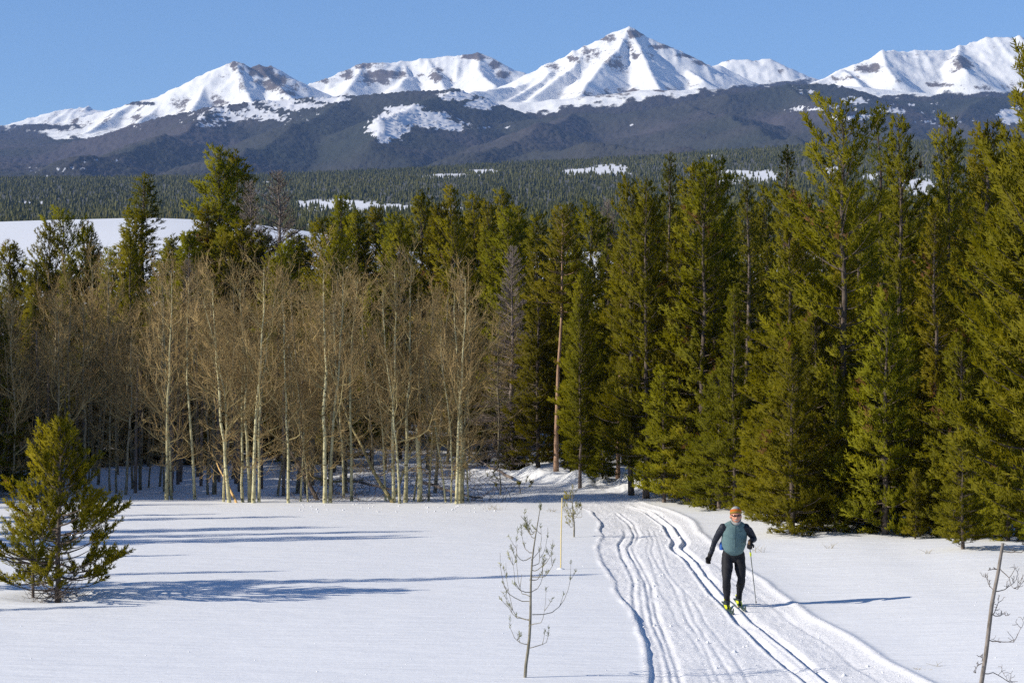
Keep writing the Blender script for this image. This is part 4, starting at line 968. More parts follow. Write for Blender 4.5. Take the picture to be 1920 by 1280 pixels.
# ------------------------------------------------------------------ saplings, marker, dead stake, small plants
def sapling(name, base, H, spec, lean, tuft, label, cat, needle, bark, r0, curl=1.0, seed=1, tuft_at='tips', zrot=0.0, bases=0.0):
    """stem with upswept U shaped branches; spec: list of (height fraction, azimuth, length)"""
    rng = np.random.default_rng(seed); root = empty(name, base)
    t = np.linspace(0, 1, 14); S = np.stack([lean[0] * H * t + .012 * H * np.sin(t * 7), lean[1] * H * t, H * t], -1); S[0, 2] = -.25
    link('stem', new_mesh(name + '_stem', [tubes(S[None], (r0 * (1 - t) ** .8 + .004)[None], 7)], True), bark, root)
    P, R, TP, TA = [], [], [], []
    for (f, az, L) in spec:
        b0 = np.array([np.interp(f, t, S[:, i]) for i in range(3)]); h = np.array([math.cos(az), math.sin(az), 0])
        q = np.linspace(0, 1, 8)[:, None]
        B = b0 + h * L * (1 - (1 - q) ** rng.uniform(1.4, 2.4)) * rng.uniform(.55, .95) + np.array([0, 0, 1]) * (L * curl * (rng.uniform(-.16, .05) * np.sin(q * 3.0) + rng.uniform(.6, 1.1) * q ** rng.uniform(1.5, 2.4))) + np.cumsum(rng.normal(size=(8, 3)), 0) * .014
        P.append(B); R.append((.0062 - .004 * q[:, 0]))
        for c in range(rng.integers(1, 5)):
            i = rng.integers(2, 7); c0 = B[i]; d = nrm(np.array([rng.normal() * .7, rng.normal() * .7, .9]) + h * .5); l = L * rng.uniform(.15, .3)
            q2 = np.linspace(0, 1, 8)[:, None]; B2 = c0 + d * l * q2 + np.array([0, 0, .25 * l]) * q2 ** 2
            P.append(B2); R.append(.0045 - .002 * q2[:, 0]); TP.append(B2[-1]); TA.append(nrm(B2[-1] - B2[-3])); TP.append(B2[-3]); TA.append(nrm(B2[-1] - B2[-3]))
        TP.append(B[-1]); TA.append(nrm(B[-1] - B[-2])); TP.append(B[-2]); TA.append(nrm(B[-1] - B[-2]))
    link('branches', new_mesh(name + '_branches', [tubes(np.array(P), np.array(R), 4)], True), bark, root)
    if tuft:
        TP += [S[-1], S[-1] - [0, 0, .02], S[-1] - [0, 0, .04]]; TA += [np.array([0, 0, 1.])] * 3
        TP = np.array(TP); TA = np.array(TA); k = rng.random(len(TP)) < tuft[3]; k[-3:] = True
        Vn, Fn = tufts_mesh(TP[k], TA[k], rng, tuft[0], tuft[1], tuft[2], 1.0, .03)
        link('needles', new_mesh(name + '_needles', [(Vn, Fn)], False, {'var': np.repeat(.4 + .5 * rng.random(k.sum()), tuft[2] * 4)}, tufts_mesh.normals), needle, root)
    root.rotation_euler[2] = zrot
    return tag(root, label, cat)
M_sapbark = bark_mat('sapling_bark', (0.17, 0.15, 0.11), (0.32, 0.29, 0.22), (20, 20, 10))
M_sapneed = needle_mat('sapling_needles', (0.10, 0.12, 0.03), (0.20, 0.20, 0.06), (0.33, 0.30, 0.11), .3)
M_pale = simple('pale_wood', (0.72, 0.56, 0.22), .7, .2, (30, .002), .12)
x, y = gpt(982, 1270); rs = random.Random(3)
Hs = (1270 - 950) / F * y
spec = []
for f, ln in [(.17, .36), (.19, .30), (.31, .62), (.33, .55), (.34, .40), (.45, .50), (.47, .55), (.49, .3), (.58, .34), (.60, .38), (.66, .40), (.69, .45), (.71, .38), (.73, .30), (.82, .20), (.84, .26), (.86, .2), (.50, .42), (.36, .55), (.62, .3)]:
    spec.append((f, rs.choice([0, math.pi]) + rs.gauss(0, .6), ln * 1.1))
sapling('pine_sapling', (x, y, ground(x, y)), Hs, spec, (.09, 0), (.045, .009, 12, .55), 'sparse leggy pine sapling in the foreground snow, left of the ski trail', 'sapling', M_sapneed, M_sapbark, .019, 1.15, 4)
x, y = gpt(1076, 1005); Hs = (1005 - 912) / F * y
spec = [(f, rs.uniform(0, 6.28), ln) for f, ln in [(.22, .32), (.25, .36), (.3, .42), (.38, .36), (.42, .4), (.5, .34), (.55, .3), (.6, .3), (.66, .28), (.72, .26), (.78, .2), (.84, .18), (.9, .12), (.47, .3), (.33, .4), (.7, .2)]]
sapling('pine_sapling', (x, y, ground(x, y)), Hs, spec, (-.03, 0), (.055, .011, 9, .5), 'small thin pine sapling behind the yellow stake', 'sapling', M_young, M_sapbark, .017, .8, 9)
x, y = gpt(938, 925); spec = [(f, rs.uniform(0, 6.28), .38) for f in (.2, .3, .4, .5, .6, .7, .8)]
sapling('pine_sapling', (x, y, ground(x, y)), .95, spec, (0, 0), (.07, .014, 10, .6), 'tiny dark sapling at the edge of the wood left of the snow lumps', 'sapling', M_pine, M_sapbark, .02, .5, 12)
x, y = gpt(975, 926); spec = [(f, rs.uniform(0, 6.28), .3) for f in (.3, .5, .7, .9)]
sapling('pine_sapling', (x, y, ground(x, y)), .3, spec, (0, 0), (.07, .014, 12, .9), 'lowest green seedling poking from the snow beside the tiny dark sapling', 'sapling', M_pine, M_sapbark, .012, .5, 14)
# yellow stake
x, y = gpt(1051, 1066)
st = stem('trail_stake', [(x, y, ground(x, y) - .3), (x + .01, y, .6), (x + .03, y, (1066 - 933) / F * y + .0)], [.012, .011, .010], M_pale, 'slim pale yellow stake stuck upright in the snow beside the trail', 'stake')
st.children[0].name = 'pole'
link('snow_collar', new_mesh('snow_collar', [tubes(np.array([[(0, 0, .27), (0, 0, .31), (0, 0, .325)]]), np.array([[.10, .07, .02]]), 12)], True), M_snow, st)
# dead stake with curly twigs at the right, in front
(x, D) = at(1842, 29.4); zb = -.55
tw_specs = []
root = empty('dead_sapling', (x, D, 0))
S = np.array([(0, 0, HC - (1330 - HOR) / F * D), (.06, 0, HC - (1230 - HOR) / F * D), (.155, .0, HC - (1130 - HOR) / F * D), (.235, 0, HC - (1075 - HOR) / F * D), (.285, .02, HC - (1018 - HOR) / F * D)])
S[:, 2] = S[:, 2]
S[:, 0] = [(p - 1842) / F * D for p in (1832, 1848, 1860, 1871, 1881)]
M_greystick = bark_mat('weathered_stick', (0.10, 0.085, 0.07), (0.22, 0.19, 0.165), (25, 25, 8))
M_finetwig = bark_mat('dark_twig', (0.07, 0.055, 0.045), (0.15, 0.12, 0.10), (8, 8, 8))
link('stem', new_mesh('dead_sapling_stem', [tubes(S[None], np.array([[.031, .028, .026, .023, .019]]), 10), disc(S[-1], (0.1, 0, 1), .022, 10)], True), M_greystick, root)
rng = np.random.default_rng(21); P = []; R = []
def crook(a, d, L, r, n=9, curl=.5):
    p = [np.array(a, float)]; d = nrm(np.array(d, float))
    for i in range(n - 1):
        d = nrm(d + rng.normal(size=3) * .28 * np.array([1, .6, 1]) + np.array([0, 0, curl * (i / n)])); p.append(p[-1] + d * L / n)
    P.append(p); R.append(np.linspace(r, .0025, n)); return p
for (f, dx, dz, L, curl) in [(.93, 1, -.5, .55, .35), (.80, 1, -.35, .60, .5), (.78, -1, .1, .16, -.3), (.60, 1, .1, .45, .3), (.60, -1, .2, .30, .9), (.44, 1, .5, .3, .4), (.33, 1, -.55, .6, .35), (.20, 1, .8, .2, .2), (.22, -1, -.2, .22, -.9), (.17, 1, -.6, .7, .3), (.45, 1, -.1, .3, -.4)]:
    a = [np.interp(f, np.linspace(0, 1, 5), S[:, i]) for i in range(3)]
    p = crook(a, (dx, rng.normal() * .4, dz), L, .007, 9, curl)
    for k in range(5):
        i = rng.integers(3, 9); q = crook(p[i], (rng.normal(), rng.normal() * .5, .6), L * rng.uniform(.15, .4), .004, 9, .3)
        for kk in range(2): crook(q[rng.integers(3, 9)], (rng.normal(), rng.normal(), .5), L * .14, .003, 9, .2)
link('twigs', new_mesh('dead_sapling_twigs', [tubes(np.array(P), np.array(R), 4)], True), M_finetwig, root)
tag(root, 'leaning dead grey sapling with curly twigs at the lower right corner', 'dead tree')
# splayed dead boughs at the foot of the lone pine
P = []; R = []
for i in range(46):
    a = rng.random() * 6.28; p = crook((0, 0, .03 + rng.random() * .25), (math.cos(a), math.sin(a) * .7, .12), rng.uniform(.4, .95), .008, 9, .15)
    for k in range(2): crook(p[rng.integers(3, 8)], (math.cos(a) + rng.normal() * .5, math.sin(a), .3), .25, .004, 9, .2)
pe = link('dead_boughs', new_mesh('dead_boughs', [tubes(np.array(P), np.array(R), 4)], True), M_finetwig, lone); pe.rotation_euler[2] = 0
# grass and weed stalks standing out of the snow
M_weed = simple('dry_grass', (0.40, 0.33, 0.20), .8, .1, None, .2)
def weed(px, py, n, h, w, lab):
    x, y = gpt(px, py); root = empty('weed_tuft', (x, y, ground(x, y))); P = []; R = []
    for i in range(n):
        a = np.array([rng.normal() * w * .4, rng.normal() * w * .3, -.03]); d = np.array([rng.normal() * .5, rng.normal() * .5, 1]); L = h * rng.uniform(.5, 1.1)
        P.append([a, a + d * L * .5, a + d * L * .9 + np.array([rng.normal() * .06, 0, L * .05])]); R.append([.004, .003, .0018])
    link('stalks', new_mesh('weed_stalks', [tubes(np.array(P), np.array(R), 3)]), M_weed, root); tag(root, lab, 'dry weeds')
for px, py, n, h, w, lab in [(925, 955, 22, .20, .30, 'dry weeds in the snow at the foot of the right end aspens'), (1037, 958, 14, .14, .2, 'dry weeds just left of the yellow stake top'), (1557, 1034, 9, .16, .06, 'small dry tuft in the snow right of the ski pole'), (1741, 1050, 8, .13, .06, 'small dry tuft before the split-trunk pine'),
        (1722, 1255, 10, .06, .22, 'reddish stubble in the snow near the bottom right'), (1758, 1250, 4, .10, .04, 'two pale stalks beside the reddish stubble'), (1424, 1034, 12, .20, .25, 'fine weeds in the snow behind the ski pole'), (1383, 945, 16, .45, .3, 'tall dry stalks at the foot of the pines behind the skier'), (1185, 985, 5, .12, .05, 'few stalks left of the trail'), (640, 935, 12, .25, .3, 'dry stalks between the tallest aspens'), (1510, 1010, 10, .2, .3, 'dry stalks under the wide young pine')]:
    weed(px, py, n, h, w, lab)
# clods of snow thrown up on and beside the trail
clV, clF = [], []; off = 0
ico_V = np.array([(0, 0, 1), (.9, 0, .3), (.3, .85, .3), (-.7, .5, .3), (-.7, -.5, .3), (.3, -.85, .3), (0, 0, -.6)]); ico_F = np.array([(0, 1, 2), (0, 2, 3), (0, 3, 4), (0, 4, 5), (0, 5, 1), (6, 2, 1), (6, 3, 2), (6, 4, 3), (6, 5, 4), (6, 1, 5)])
for i in range(1500):
    if i < 1100:
        y = rng.uniform(26, 59); f = rng.random(); xl, xr = float(EDGE_L(np.array([y]))[0]), float(EDGE_R(np.array([y]))[0]); x = xl + (xr - xl) * f + rng.normal() * .1; s = rng.uniform(.005, .016) * (1 + (rng.random() < .06) * 1.6)
    elif i < 1180: px_ = rng.uniform(560, 940); x, y = gpt(px_, rng.uniform(946, 962)); s = rng.uniform(.01, .035)
    else: x, y = gpt(rng.uniform(-100, 1950), rng.uniform(950, 1270)); s = rng.uniform(.005, .014)
    clV.append(ico_V * s * rng.uniform(.7, 1.3, (7, 3)) + [x, y, 0]); clF.append(ico_F + off); off += 7
clV = np.concatenate(clV); c0 = clV.reshape(-1, 7, 3).mean(1); gz = ground_many(c0[:, 0], c0[:, 1]); clV[:, 2] += np.repeat(gz, 7)
tag(link('snow_clods', new_mesh('snow_clods', [(clV, np.concatenate(clF))], True), M_groom), 'small clods and crumbs of snow scattered on the trail and meadow', 'snow', kind='stuff')

# ------------------------------------------------------------------ the skier, his skis and pole
def ball(c, r, n=10, m=14):
    """ellipsoid; r may be 3 radii"""
    r = np.array(r if hasattr(r, '__len__') else (r, r, r), float); c = np.array(c, float)
    th = np.linspace(0, math.pi, n + 1)[1:-1]; ph = np.arange(m) / m * 2 * math.pi
    V = np.stack([np.sin(th)[:, None] * np.cos(ph), np.sin(th)[:, None] * np.sin(ph), np.repeat(np.cos(th)[:, None], m, 1)], -1).reshape(-1, 3)
    V = np.vstack([V, [0, 0, 1], [0, 0, -1]]) * r + c
    i = np.arange((n - 1) * m).reshape(n - 1, m)
    Fq = np.stack([i[:-1], i[1:], np.roll(i[1:], -1, 1), np.roll(i[:-1], -1, 1)], -1).reshape(-1, 4)
    k = (n - 1) * m
    T = [(k, i[0, a], i[0, (a + 1) % m]) for a in range(m)] + [(k + 1, i[-1, (a + 1) % m], i[-1, a]) for a in range(m)]
    T = np.array(T); T4 = np.column_stack([T, T[:, 2]])
    return V, Fq, T
def loft(path, rad, k=16, capped=True, right=(1, 0, 0)):
    """closed tapering form: path points, (a, b) radii sideways and fore-aft"""
    P = np.array(path, float); R = np.array([(r, r) if not hasattr(r, '__len__') else r for r in rad], float)
    n = len(P); q = np.linspace(0, n - 1, (n - 1) * 5 + 1)
    def cr(A):
        out = []
        for v in q:
            i = int(min(v, n - 2)); f = v - i; p0 = A[max(i - 1, 0)]; p1 = A[i]; p2 = A[i + 1]; p3 = A[min(i + 2, n - 1)]
            out.append(0.5 * ((2 * p1) + (-p0 + p2) * f + (2 * p0 - 5 * p1 + 4 * p2 - p3) * f * f + (-p0 + 3 * p1 - 3 * p2 + p3) * f ** 3))
        return np.array(out)
    P = cr(P); R = cr(R); T = nrm(np.gradient(P, axis=0)); rt = np.array(right, float)
    U = nrm(rt - (T @ rt)[:, None] * T); W = np.cross(T, U)
    an = np.arange(k) / k * 2 * math.pi
    V = P[:, None] + U[:, None] * (R[:, 0, None] * np.cos(an))[..., None] + W[:, None] * (R[:, 1, None] * np.sin(an))[..., None]
    m = len(P); i = np.arange(m * k).reshape(m, k)
    Fq = np.stack([i[:-1], np.roll(i[:-1], -1, 1), np.roll(i[1:], -1, 1), i[1:]], -1).reshape(-1, 4)
    V = np.vstack([V.reshape(-1, 3), P[0] , P[-1]])
    T3 = [(m * k, i[0, (a + 1) % k], i[0, a]) for a in range(k)] + [(m * k + 1, i[-1, a], i[-1, (a + 1) % k]) for a in range(k)]
    return V, Fq, np.array(T3)
def fuse(name, forms, voxel=0.01, smooth=4, m=None, parent=None, mats=None, paint=None, wrinkle=0):
    """several overlapping forms made into one continuous skin"""
    parts = []
    for Vv, Fq, T in forms:
        parts.append((Vv, Fq)); 
    Vs = []; polys = []; off = 0
    for Vv, Fq, T in forms:
        Vs.append(Vv); polys += [tuple(int(x) + off for x in f) for f in Fq] + [tuple(int(x) + off for x in f) for f in T]; off += len(Vv)
    me = bpy.data.meshes.new(name); me.from_pydata(np.concatenate(Vs).tolist(), [], polys); me.update()
    o = bpy.data.objects.new(name, me); C.objects.link(o)
    r = o.modifiers.new('r', 'REMESH'); r.mode = 'VOXEL'; r.voxel_size = voxel; r.adaptivity = 0
    s = o.modifiers.new('s', 'SMOOTH'); s.iterations = smooth; s.factor = 0.5
    dg = bpy.context.evaluated_depsgraph_get(); me2 = bpy.data.meshes.new_from_object(o.evaluated_get(dg))
    bpy.data.objects.remove(o); me2.name = name
    n = len(me2.vertices); co = np.empty(n * 3, np.float32); me2.vertices.foreach_get('co', co); co = co.reshape(-1, 3)
    if wrinkle:
        no = np.empty(n * 3, np.float32); me2.vertices.foreach_get('normal', no); no = no.reshape(-1, 3)
        w = fbm(co[:, 0] * 7 + co[:, 1] * 7 + 40, co[:, 2] * 13 + co[:, 0] * 5, 5, 3); co = co + no * (w * wrinkle)[:, None]
        me2.vertices.foreach_set('co', co.astype(np.float32).ravel())
    me2.materials.clear()
    for mm in (mats or [m]): me2.materials.append(mm)
    if paint is not None:
        idx = np.array([paint(*p.center) for p in me2.polygons], np.int32); me2.polygons.foreach_set('material_index', idx)
    me2.polygons.foreach_set('use_smooth', [True] * len(me2.polygons)); me2.update()
    o = bpy.data.objects.new(name, me2); C.objects.link(o); o.parent = parent; return o

M_skin = simple('skin', (0.52, 0.24, 0.15), .5, .35, (60, .001), .08)
M_black = simple('black_knit', (0.012, 0.012, 0.015), .7, .25, (40, .003), .3)
M_sleeve = simple('dark_sleeve', (0.010, 0.013, 0.022), .6, .3, (30, .004), .3)
M_vest = simple('teal_vest', (0.10, 0.165, 0.17), .75, .25, (22, .006), .12)
M_collar = simple('dark_teal_trim', (0.03, 0.06, 0.075), .8, .2)
M_glove = simple('black_glove', (0.014, 0.012, 0.012), .8, .2, (50, .003), .3)
M_hair = simple('grey_hair', (0.30, 0.29, 0.27), .9, .2, (120, .004), .35)
M_band = simple('orange_headband', (0.42, 0.115, 0.015), .8, .2, (60, .002), .2)
M_band2 = simple('olive_headband_edge', (0.26, 0.17, 0.03), .8, .2)
M_lens = simple('dark_red_lens', (0.05, 0.01, 0.008), .15, .6)
M_frame = simple('red_brown_frame', (0.22, 0.03, 0.01), .4, .4)
M_yellow = simple('yellow_boot', (0.62, 0.68, 0.02), .5, .4)
M_bootblack = simple('black_boot', (0.015, 0.022, 0.022), .5, .4)
M_ski = simple('green_grey_ski', (0.07, 0.11, 0.085), .35, .5)
M_skiside = simple('ski_pale_stripe', (0.35, 0.42, 0.30), .4, .5)
M_pole = simple('grey_pole', (0.16, 0.17, 0.14), .4, .4)
M_polegrip = simple('cork_grip', (0.20, 0.12, 0.06), .8, .2)
M_blue = simple('blue_bottle', (0.03, 0.12, 0.42), .35, .5)

SKx, SKy = gpt(1370, 1133)
SKx = float((LINES[0][0](SKy) + LINES[1][0](SKy)) / 2) + 0.045
SKz = ground(float(LINES[0][0](SKy)) + .02, SKy) + .012
hx = float(LINES[0][0](SKy - 2) - LINES[0][0](SKy)) / 2.0
sk = empty('person', (SKx, SKy, SKz)); sk.rotation_euler[2] = math.atan(hx) * .6
tag(sk, 'man skiing toward the camera in teal vest, black tights, orange headband and red sunglasses', 'person')
# joints (x to the right of the picture, -y toward the camera)
hipL, hipR = np.array((-.095, .07, .91)), np.array((.095, .07, .91))
knL, anL = np.array((-.135, -.12, .50)), np.array((-.115, .02, .115))
knR, anR = np.array((.125, -.02, .51)), np.array((.112, .26, .155))
shL, shR = np.array((-.192, -.10, 1.385)), np.array((.192, -.11, 1.39))
elL, haL = np.array((-.318, .02, 1.15)), np.array((-.405, .05, .885))
elR, haR = np.array((.335, -.02, 1.20)), np.array((.245, -.27, 1.145))
head = np.array((.005, -.255, 1.588))
def hand(wrist, d, palm, thumb, r=.0125, closed=1.0):
    """palm, four unequal bent fingers and a thumb"""
    d = nrm(np.array(d, float)); palm = np.array(palm, float); palm = nrm(palm - palm @ d * d); s = np.cross(d, palm) * thumb
    f = [loft([wrist - d * .03, wrist + d * .02, wrist + d * .06, wrist + d * .085], [(.027, .024), (.036, .022), (.042, .022), (.038, .018)], 12, right=tuple(s))]
    for i, (o, L) in enumerate([(.030, .072), (.010, .080), (-.011, .075), (-.031, .058)]):
        k = wrist + d * .080 + s * o; b1 = k + nrm(d + palm * .7 * closed) * L * .42; b2 = b1 + nrm(d * (1 - 1.1 * closed) + palm * 1.1) * L * .34; b3 = b2 + nrm(palm * .5 - d * closed + d * .2) * L * .26
        f.append(loft([k - d * .02, k, b1, b2, b3], [r, r, r * .95, r * .9, r * .75], 8, right=tuple(s)))
    t0 = wrist + d * .025 + s * .030; t1 = t0 + nrm(d * .5 + s * .8 + palm * .6) * .04; t2 = t1 + nrm(d * .8 + s * .05 + palm * .9) * .034
    f.append(loft([t0 - s * .015, t0, t1, t2], [r * 1.2, r * 1.15, r * 1.05, r * .85], 8, right=tuple(palm)))
    return f
dL = nrm(haL - elL); dR = nrm(np.array((-.25, -1.0, -.55)))
wL, wR = haL, haR
body = [
 loft([(0, .08, .86), (0, .07, .95), (0, .02, 1.08), (0, -.04, 1.22), (0, -.09, 1.36), (0, -.12, 1.45)], [(.155, .115), (.165, .125), (.165, .135), (.175, .13), (.185, .115), (.10, .08)], 24),
 loft([shL + [.02, 0, 0], (0, -.11, 1.40), shR - [.02, 0, 0]], [.040, .060, .040], 14, right=(0, 1, 0)),
 loft([(0, -.12, 1.42), (0, -.165, 1.50), tuple(head - [0, -.01, .03])], [.062, .056, .058], 14),
 loft([shL, (shL + elL) / 2, elL, (elL * .6 + wL * .4), wL], [.040, .038, .032, .032, .026], 12),
 loft([shR, (shR + elR) / 2, elR, (elR * .6 + wR * .4), wR], [.040, .038, .032, .032, .026], 12),
 loft([hipL + [0, 0, .03], (hipL + knL) / 2, knL, knL * .65 + anL * .35 + [0, .02, 0], anL], [.075, .066, .044, .044, .034], 14),
 loft([hipR + [0, 0, .03], (hipR + knR) / 2, knR, knR * .65 + anR * .35 + [0, .02, 0], anR], [.075, .066, .044, .044, .034], 14),
 loft([anL + [0, .05, -.05], anL + [0, -.05, -.075], anL + [0, -.15, -.085]], [.035, .036, .03], 12), loft([anR + [0, .05, -.03], anR + [0, -.05, -.075], anR + [0, -.14, -.12]], [.035, .036, .03], 12),
 # head: skull, jaw, cheeks, nose, brow, ears, lips
 ball(head + [0, .02, .035], (.076, .094, .098)), loft([head + [0, -.035, .03], head + [0, -.048, -.03], head + [0, -.062, -.092]], [(.066, .055), (.060, .048), (.034, .030)], 16),
 ball(head + [-.034, -.062, -.018], (.024, .022, .026)), ball(head + [.034, -.062, -.018], (.024, .022, .026)),
 loft([head + [0, -.075, .022], head + [0, -.098, -.012], head + [0, -.108, -.027]], [.008, .013, .017], 8), ball(head + [0, -.073, .040], (.055, .020, .012)),
 ball(head + [-.080, .012, -.008], (.012, .020, .032)), ball(head + [.080, .012, -.008], (.012, .020, .032)),
 ball(head + [0, -.088, -.062], (.026, .010, .006)), ball(head + [0, -.087, -.073], (.022, .010, .006)), ball(head + [0, -.082, -.098], (.022, .018, .014)),
] + hand(wL, dL, (0.35, -.9, 0), 1) + hand(wR, dR, (0.0, .4, -1), 1)
o_b = fuse('body', body, .0085, 3, M_skin, sk)
# clothes
ARM_L = [shL, (shL + elL) / 2 + [-.006, 0, 0], elL, elL * .6 + wL * .4, wL]; ARM_R = [shR, (shR + elR) / 2 + [.006, 0, 0], elR, elR * .6 + wR * .4, wR]
LEG_L = [hipL + [0, 0, .03], (hipL + knL) / 2, knL, knL * .65 + anL * .35 + [0, .02, 0], anL * .8 + knL * .2, anL]; LEG_R = [hipR + [0, 0, .03], (hipR + knR) / 2, knR, knR * .65 + anR * .35 + [0, .02, 0], anR * .8 + knR * .2, anR]
fuse('jersey', [
 loft([(0, .075, .93), (0, .03, 1.06), (0, -.04, 1.22), (0, -.095, 1.37), (0, -.13, 1.455)], [(.170, .13), (.172, .145), (.183, .14), (.192, .125), (.09, .085)], 24),
 loft([shL + [.03, 0, 0], (0, -.11, 1.415), shR - [.03, 0, 0]], [.070, .085, .070], 14, right=(0, 1, 0)),
 loft(ARM_L, [.072, .062, .050, .046, .034], 14), ball(shL, .074), ball(elL, .052),
 loft(ARM_R, [.070, .062, .052, .048, .034], 14), ball(shR, .074), ball(elR, .052)], .010, 3, M_sleeve, sk, wrinkle=.013)
fuse('tights', [
 loft([(0, .085, .82), (0, .08, .90), (0, .06, 1.0)], [(.150, .12), (.178, .135), (.172, .13)], 24),
 loft(LEG_L, [.100, .097, .071, .070, .050, .045], 16), ball(hipL, .102),
 loft(LEG_R, [.100, .097, .071, .070, .050, .045], 16), ball(hipR, .102)], .010, 3, M_black, sk, wrinkle=.011)
vest = fuse('vest', [
 loft([(0, .03, .925), (0, .020, .985), (0, -.005, 1.09), (0, -.035, 1.20), (0, -.085, 1.33), (0, -.12, 1.42), (0, -.14, 1.465)], [(.090, .120), (.165, .168), (.203, .185), (.214, .182), (.200, .150), (.165, .110), (.085, .080)], 28),
 loft([(-.155, -.10, 1.392), (0, -.118, 1.440), (.155, -.11, 1.397)], [.068, .080, .068], 14, right=(0, 1, 0)),
 loft([(0, -.135, 1.43), (0, -.155, 1.475)], [.082, .076], 16)], .011, 4, M_vest, sk, wrinkle=.014)
def front_y(o, x, z):
    d = o.data; best = 9
    for v in d.vertices:
        if abs(v.co.x - x) < .014 and abs(v.co.z - z) < .014: best = min(best, v.co.y)
    return best
zp = [(.004, front_y(vest, .004, z) - .002, z) for z in np.linspace(1.06, 1.42, 10)]
link('zip', new_mesh('zip', [tube1(zp, [.0035] * 10, 6)], True), M_collar, vest)
lx, lz = .085, 1.335
ly = front_y(vest, lx, lz) - .001
# small dark stitched maker's mark on the chest, too small to read in the photograph
bars = []
for k in range(4):
    w = .006; x0_ = lx - .018 + k * .0105
    bars.append((np.array([(x0_, ly - .002, lz - .006), (x0_ + w, ly - .002, lz - .006), (x0_ + w, ly - .002, lz + .006), (x0_, ly - .002, lz + .006), (x0_, ly + .006, lz - .006), (x0_ + w, ly + .006, lz - .006), (x0_ + w, ly + .006, lz + .006), (x0_, ly + .006, lz + .006)]),
                 np.array([(0, 1, 2, 3), (4, 7, 6, 5), (0, 4, 5, 1), (1, 5, 6, 2), (2, 6, 7, 3), (3, 7, 4, 0)])))
link('chest_mark', new_mesh('chest_mark', bars), M_collar, vest)
fuse('collar', [loft([(0, -.14, 1.455), (0, -.165, 1.495)], [.083, .075], 18)], .009, 2, M_collar, sk)
def gl(wr, d, palm, th, nm):
    g = fuse(nm, hand(wr, d, palm, th, .0165) + [loft([wr - d * .055, wr - d * .02, wr + d * .02], [.046, .042, .036], 12), loft([wr + d * .0, wr + d * .05, wr + d * .09], [(.040, .030), (.049, .030), (.044, .026)], 12, right=tuple(np.cross(d, nrm(np.array(palm, float)))))], .006, 2, M_glove, sk)
gl(wL, dL, (0.35, -.9, 0), 1, 'glove'); gl(wR, dR, (0.0, .4, -1), 1, 'glove')
# hair, headband, glasses, beard
fuse('hair', [ball(head + [0, .030, .060], (.080, .094, .090)), ball(head + [0, .05, .0], (.080, .075, .075))], .007, 2, M_hair, sk, wrinkle=.004)
def ringband(zc, hh, ra, rb, yoff, tilt):
    an = np.linspace(0, 2 * math.pi, 41)[:-1]; V = []
    for (r_, dz) in ((0, -hh), (.006, -hh * .6), (.006, hh * .6), (0, hh)):
        for a in an: V.append((head[0] + (ra + r_) * math.cos(a), head[1] + yoff + (rb + r_) * math.sin(a), head[2] + zc + dz + tilt * (rb * math.sin(a))))
    i = np.arange(160).reshape(4, 40); Fq = np.stack([i[:-1], np.roll(i[:-1], -1, 1), np.roll(i[1:], -1, 1), i[1:]], -1).reshape(-1, 4); return np.array(V), Fq
link('headband', new_mesh('headband', [ringband(.070, .025, .081, .099, .016, -.25)], True), M_band, sk)
link('headband_edge', new_mesh('headband_edge', [ringband(.046, .012, .084, .103, .014, -.25)], True), M_band2, sk)
gls = fuse('sunglasses', [loft([head + [-.068, -.062, .020], head + [-.035, -.094, .016], head + [-.008, -.098, .018]], [(.010, .006), (.017, .006), (.009, .006)], 10, right=(0, 0, 1)), loft([head + [.068, -.062, .020], head + [.035, -.094, .016], head + [.008, -.098, .018]], [(.010, .006), (.017, .006), (.009, .006)], 10, right=(0, 0, 1)), loft([head + [-.012, -.100, .022], head + [.012, -.100, .022]], [.005, .005], 8, right=(0, 0, 1))], .004, 1, M_lens, sk)
tmpl = [tube1([head + [s_ * .066, -.066, .026], head + [s_ * .082, -.03, .026], head + [s_ * .084, .02, .016]], [.004, .004, .003], 6) for s_ in (-1, 1)]
link('temples', new_mesh('temples', tmpl, True), M_frame, gls)
fuse('beard', [loft([head + [-.072, -.020, -.035], head + [-.052, -.052, -.082], head + [0, -.082, -.104], head + [.052, -.052, -.082], head + [.072, -.020, -.035]], [.010, .016, .021, .016, .010], 10, right=(0, 1, 0)), loft([head + [-.034, -.084, -.056], head + [0, -.099, -.046], head + [.034, -.084, -.056]], [.006, .008, .006], 8, right=(0, 1, 0))], .005, 1, M_hair, sk, wrinkle=.002)
# boots
def boot(an, pitch, nm):
    toe = an + np.array([0, -.20, -.085 - pitch]); heel = an + np.array([0, .055, -.070 + pitch * .3])
    b = fuse('boot', [loft([heel, an + [0, -.03, -.060], (an + toe) / 2 + [0, -.02, -.028], toe], [(.040, .040), (.046, .046), (.048, .038), (.036, .026)], 16), loft([an + [0, 0, .065], an + [0, .0, 0], an + [0, .01, -.06]], [.058, .055, .052], 14)], .008, 2, sk and M_yellow, sk, mats=[M_yellow, M_bootblack],
             paint=lambda x, y, z: 1 if ((z > an[2] - .035 and z < an[2] + .042) or (y < toe[1] + .10 and z > toe[2] + .008 and abs(x - an[0]) < .018) or y > an[1] + .03) else 0)
    return toe
tL = boot(anL, 0.0, 'boot'); tR = boot(anR, 0.02, 'boot')
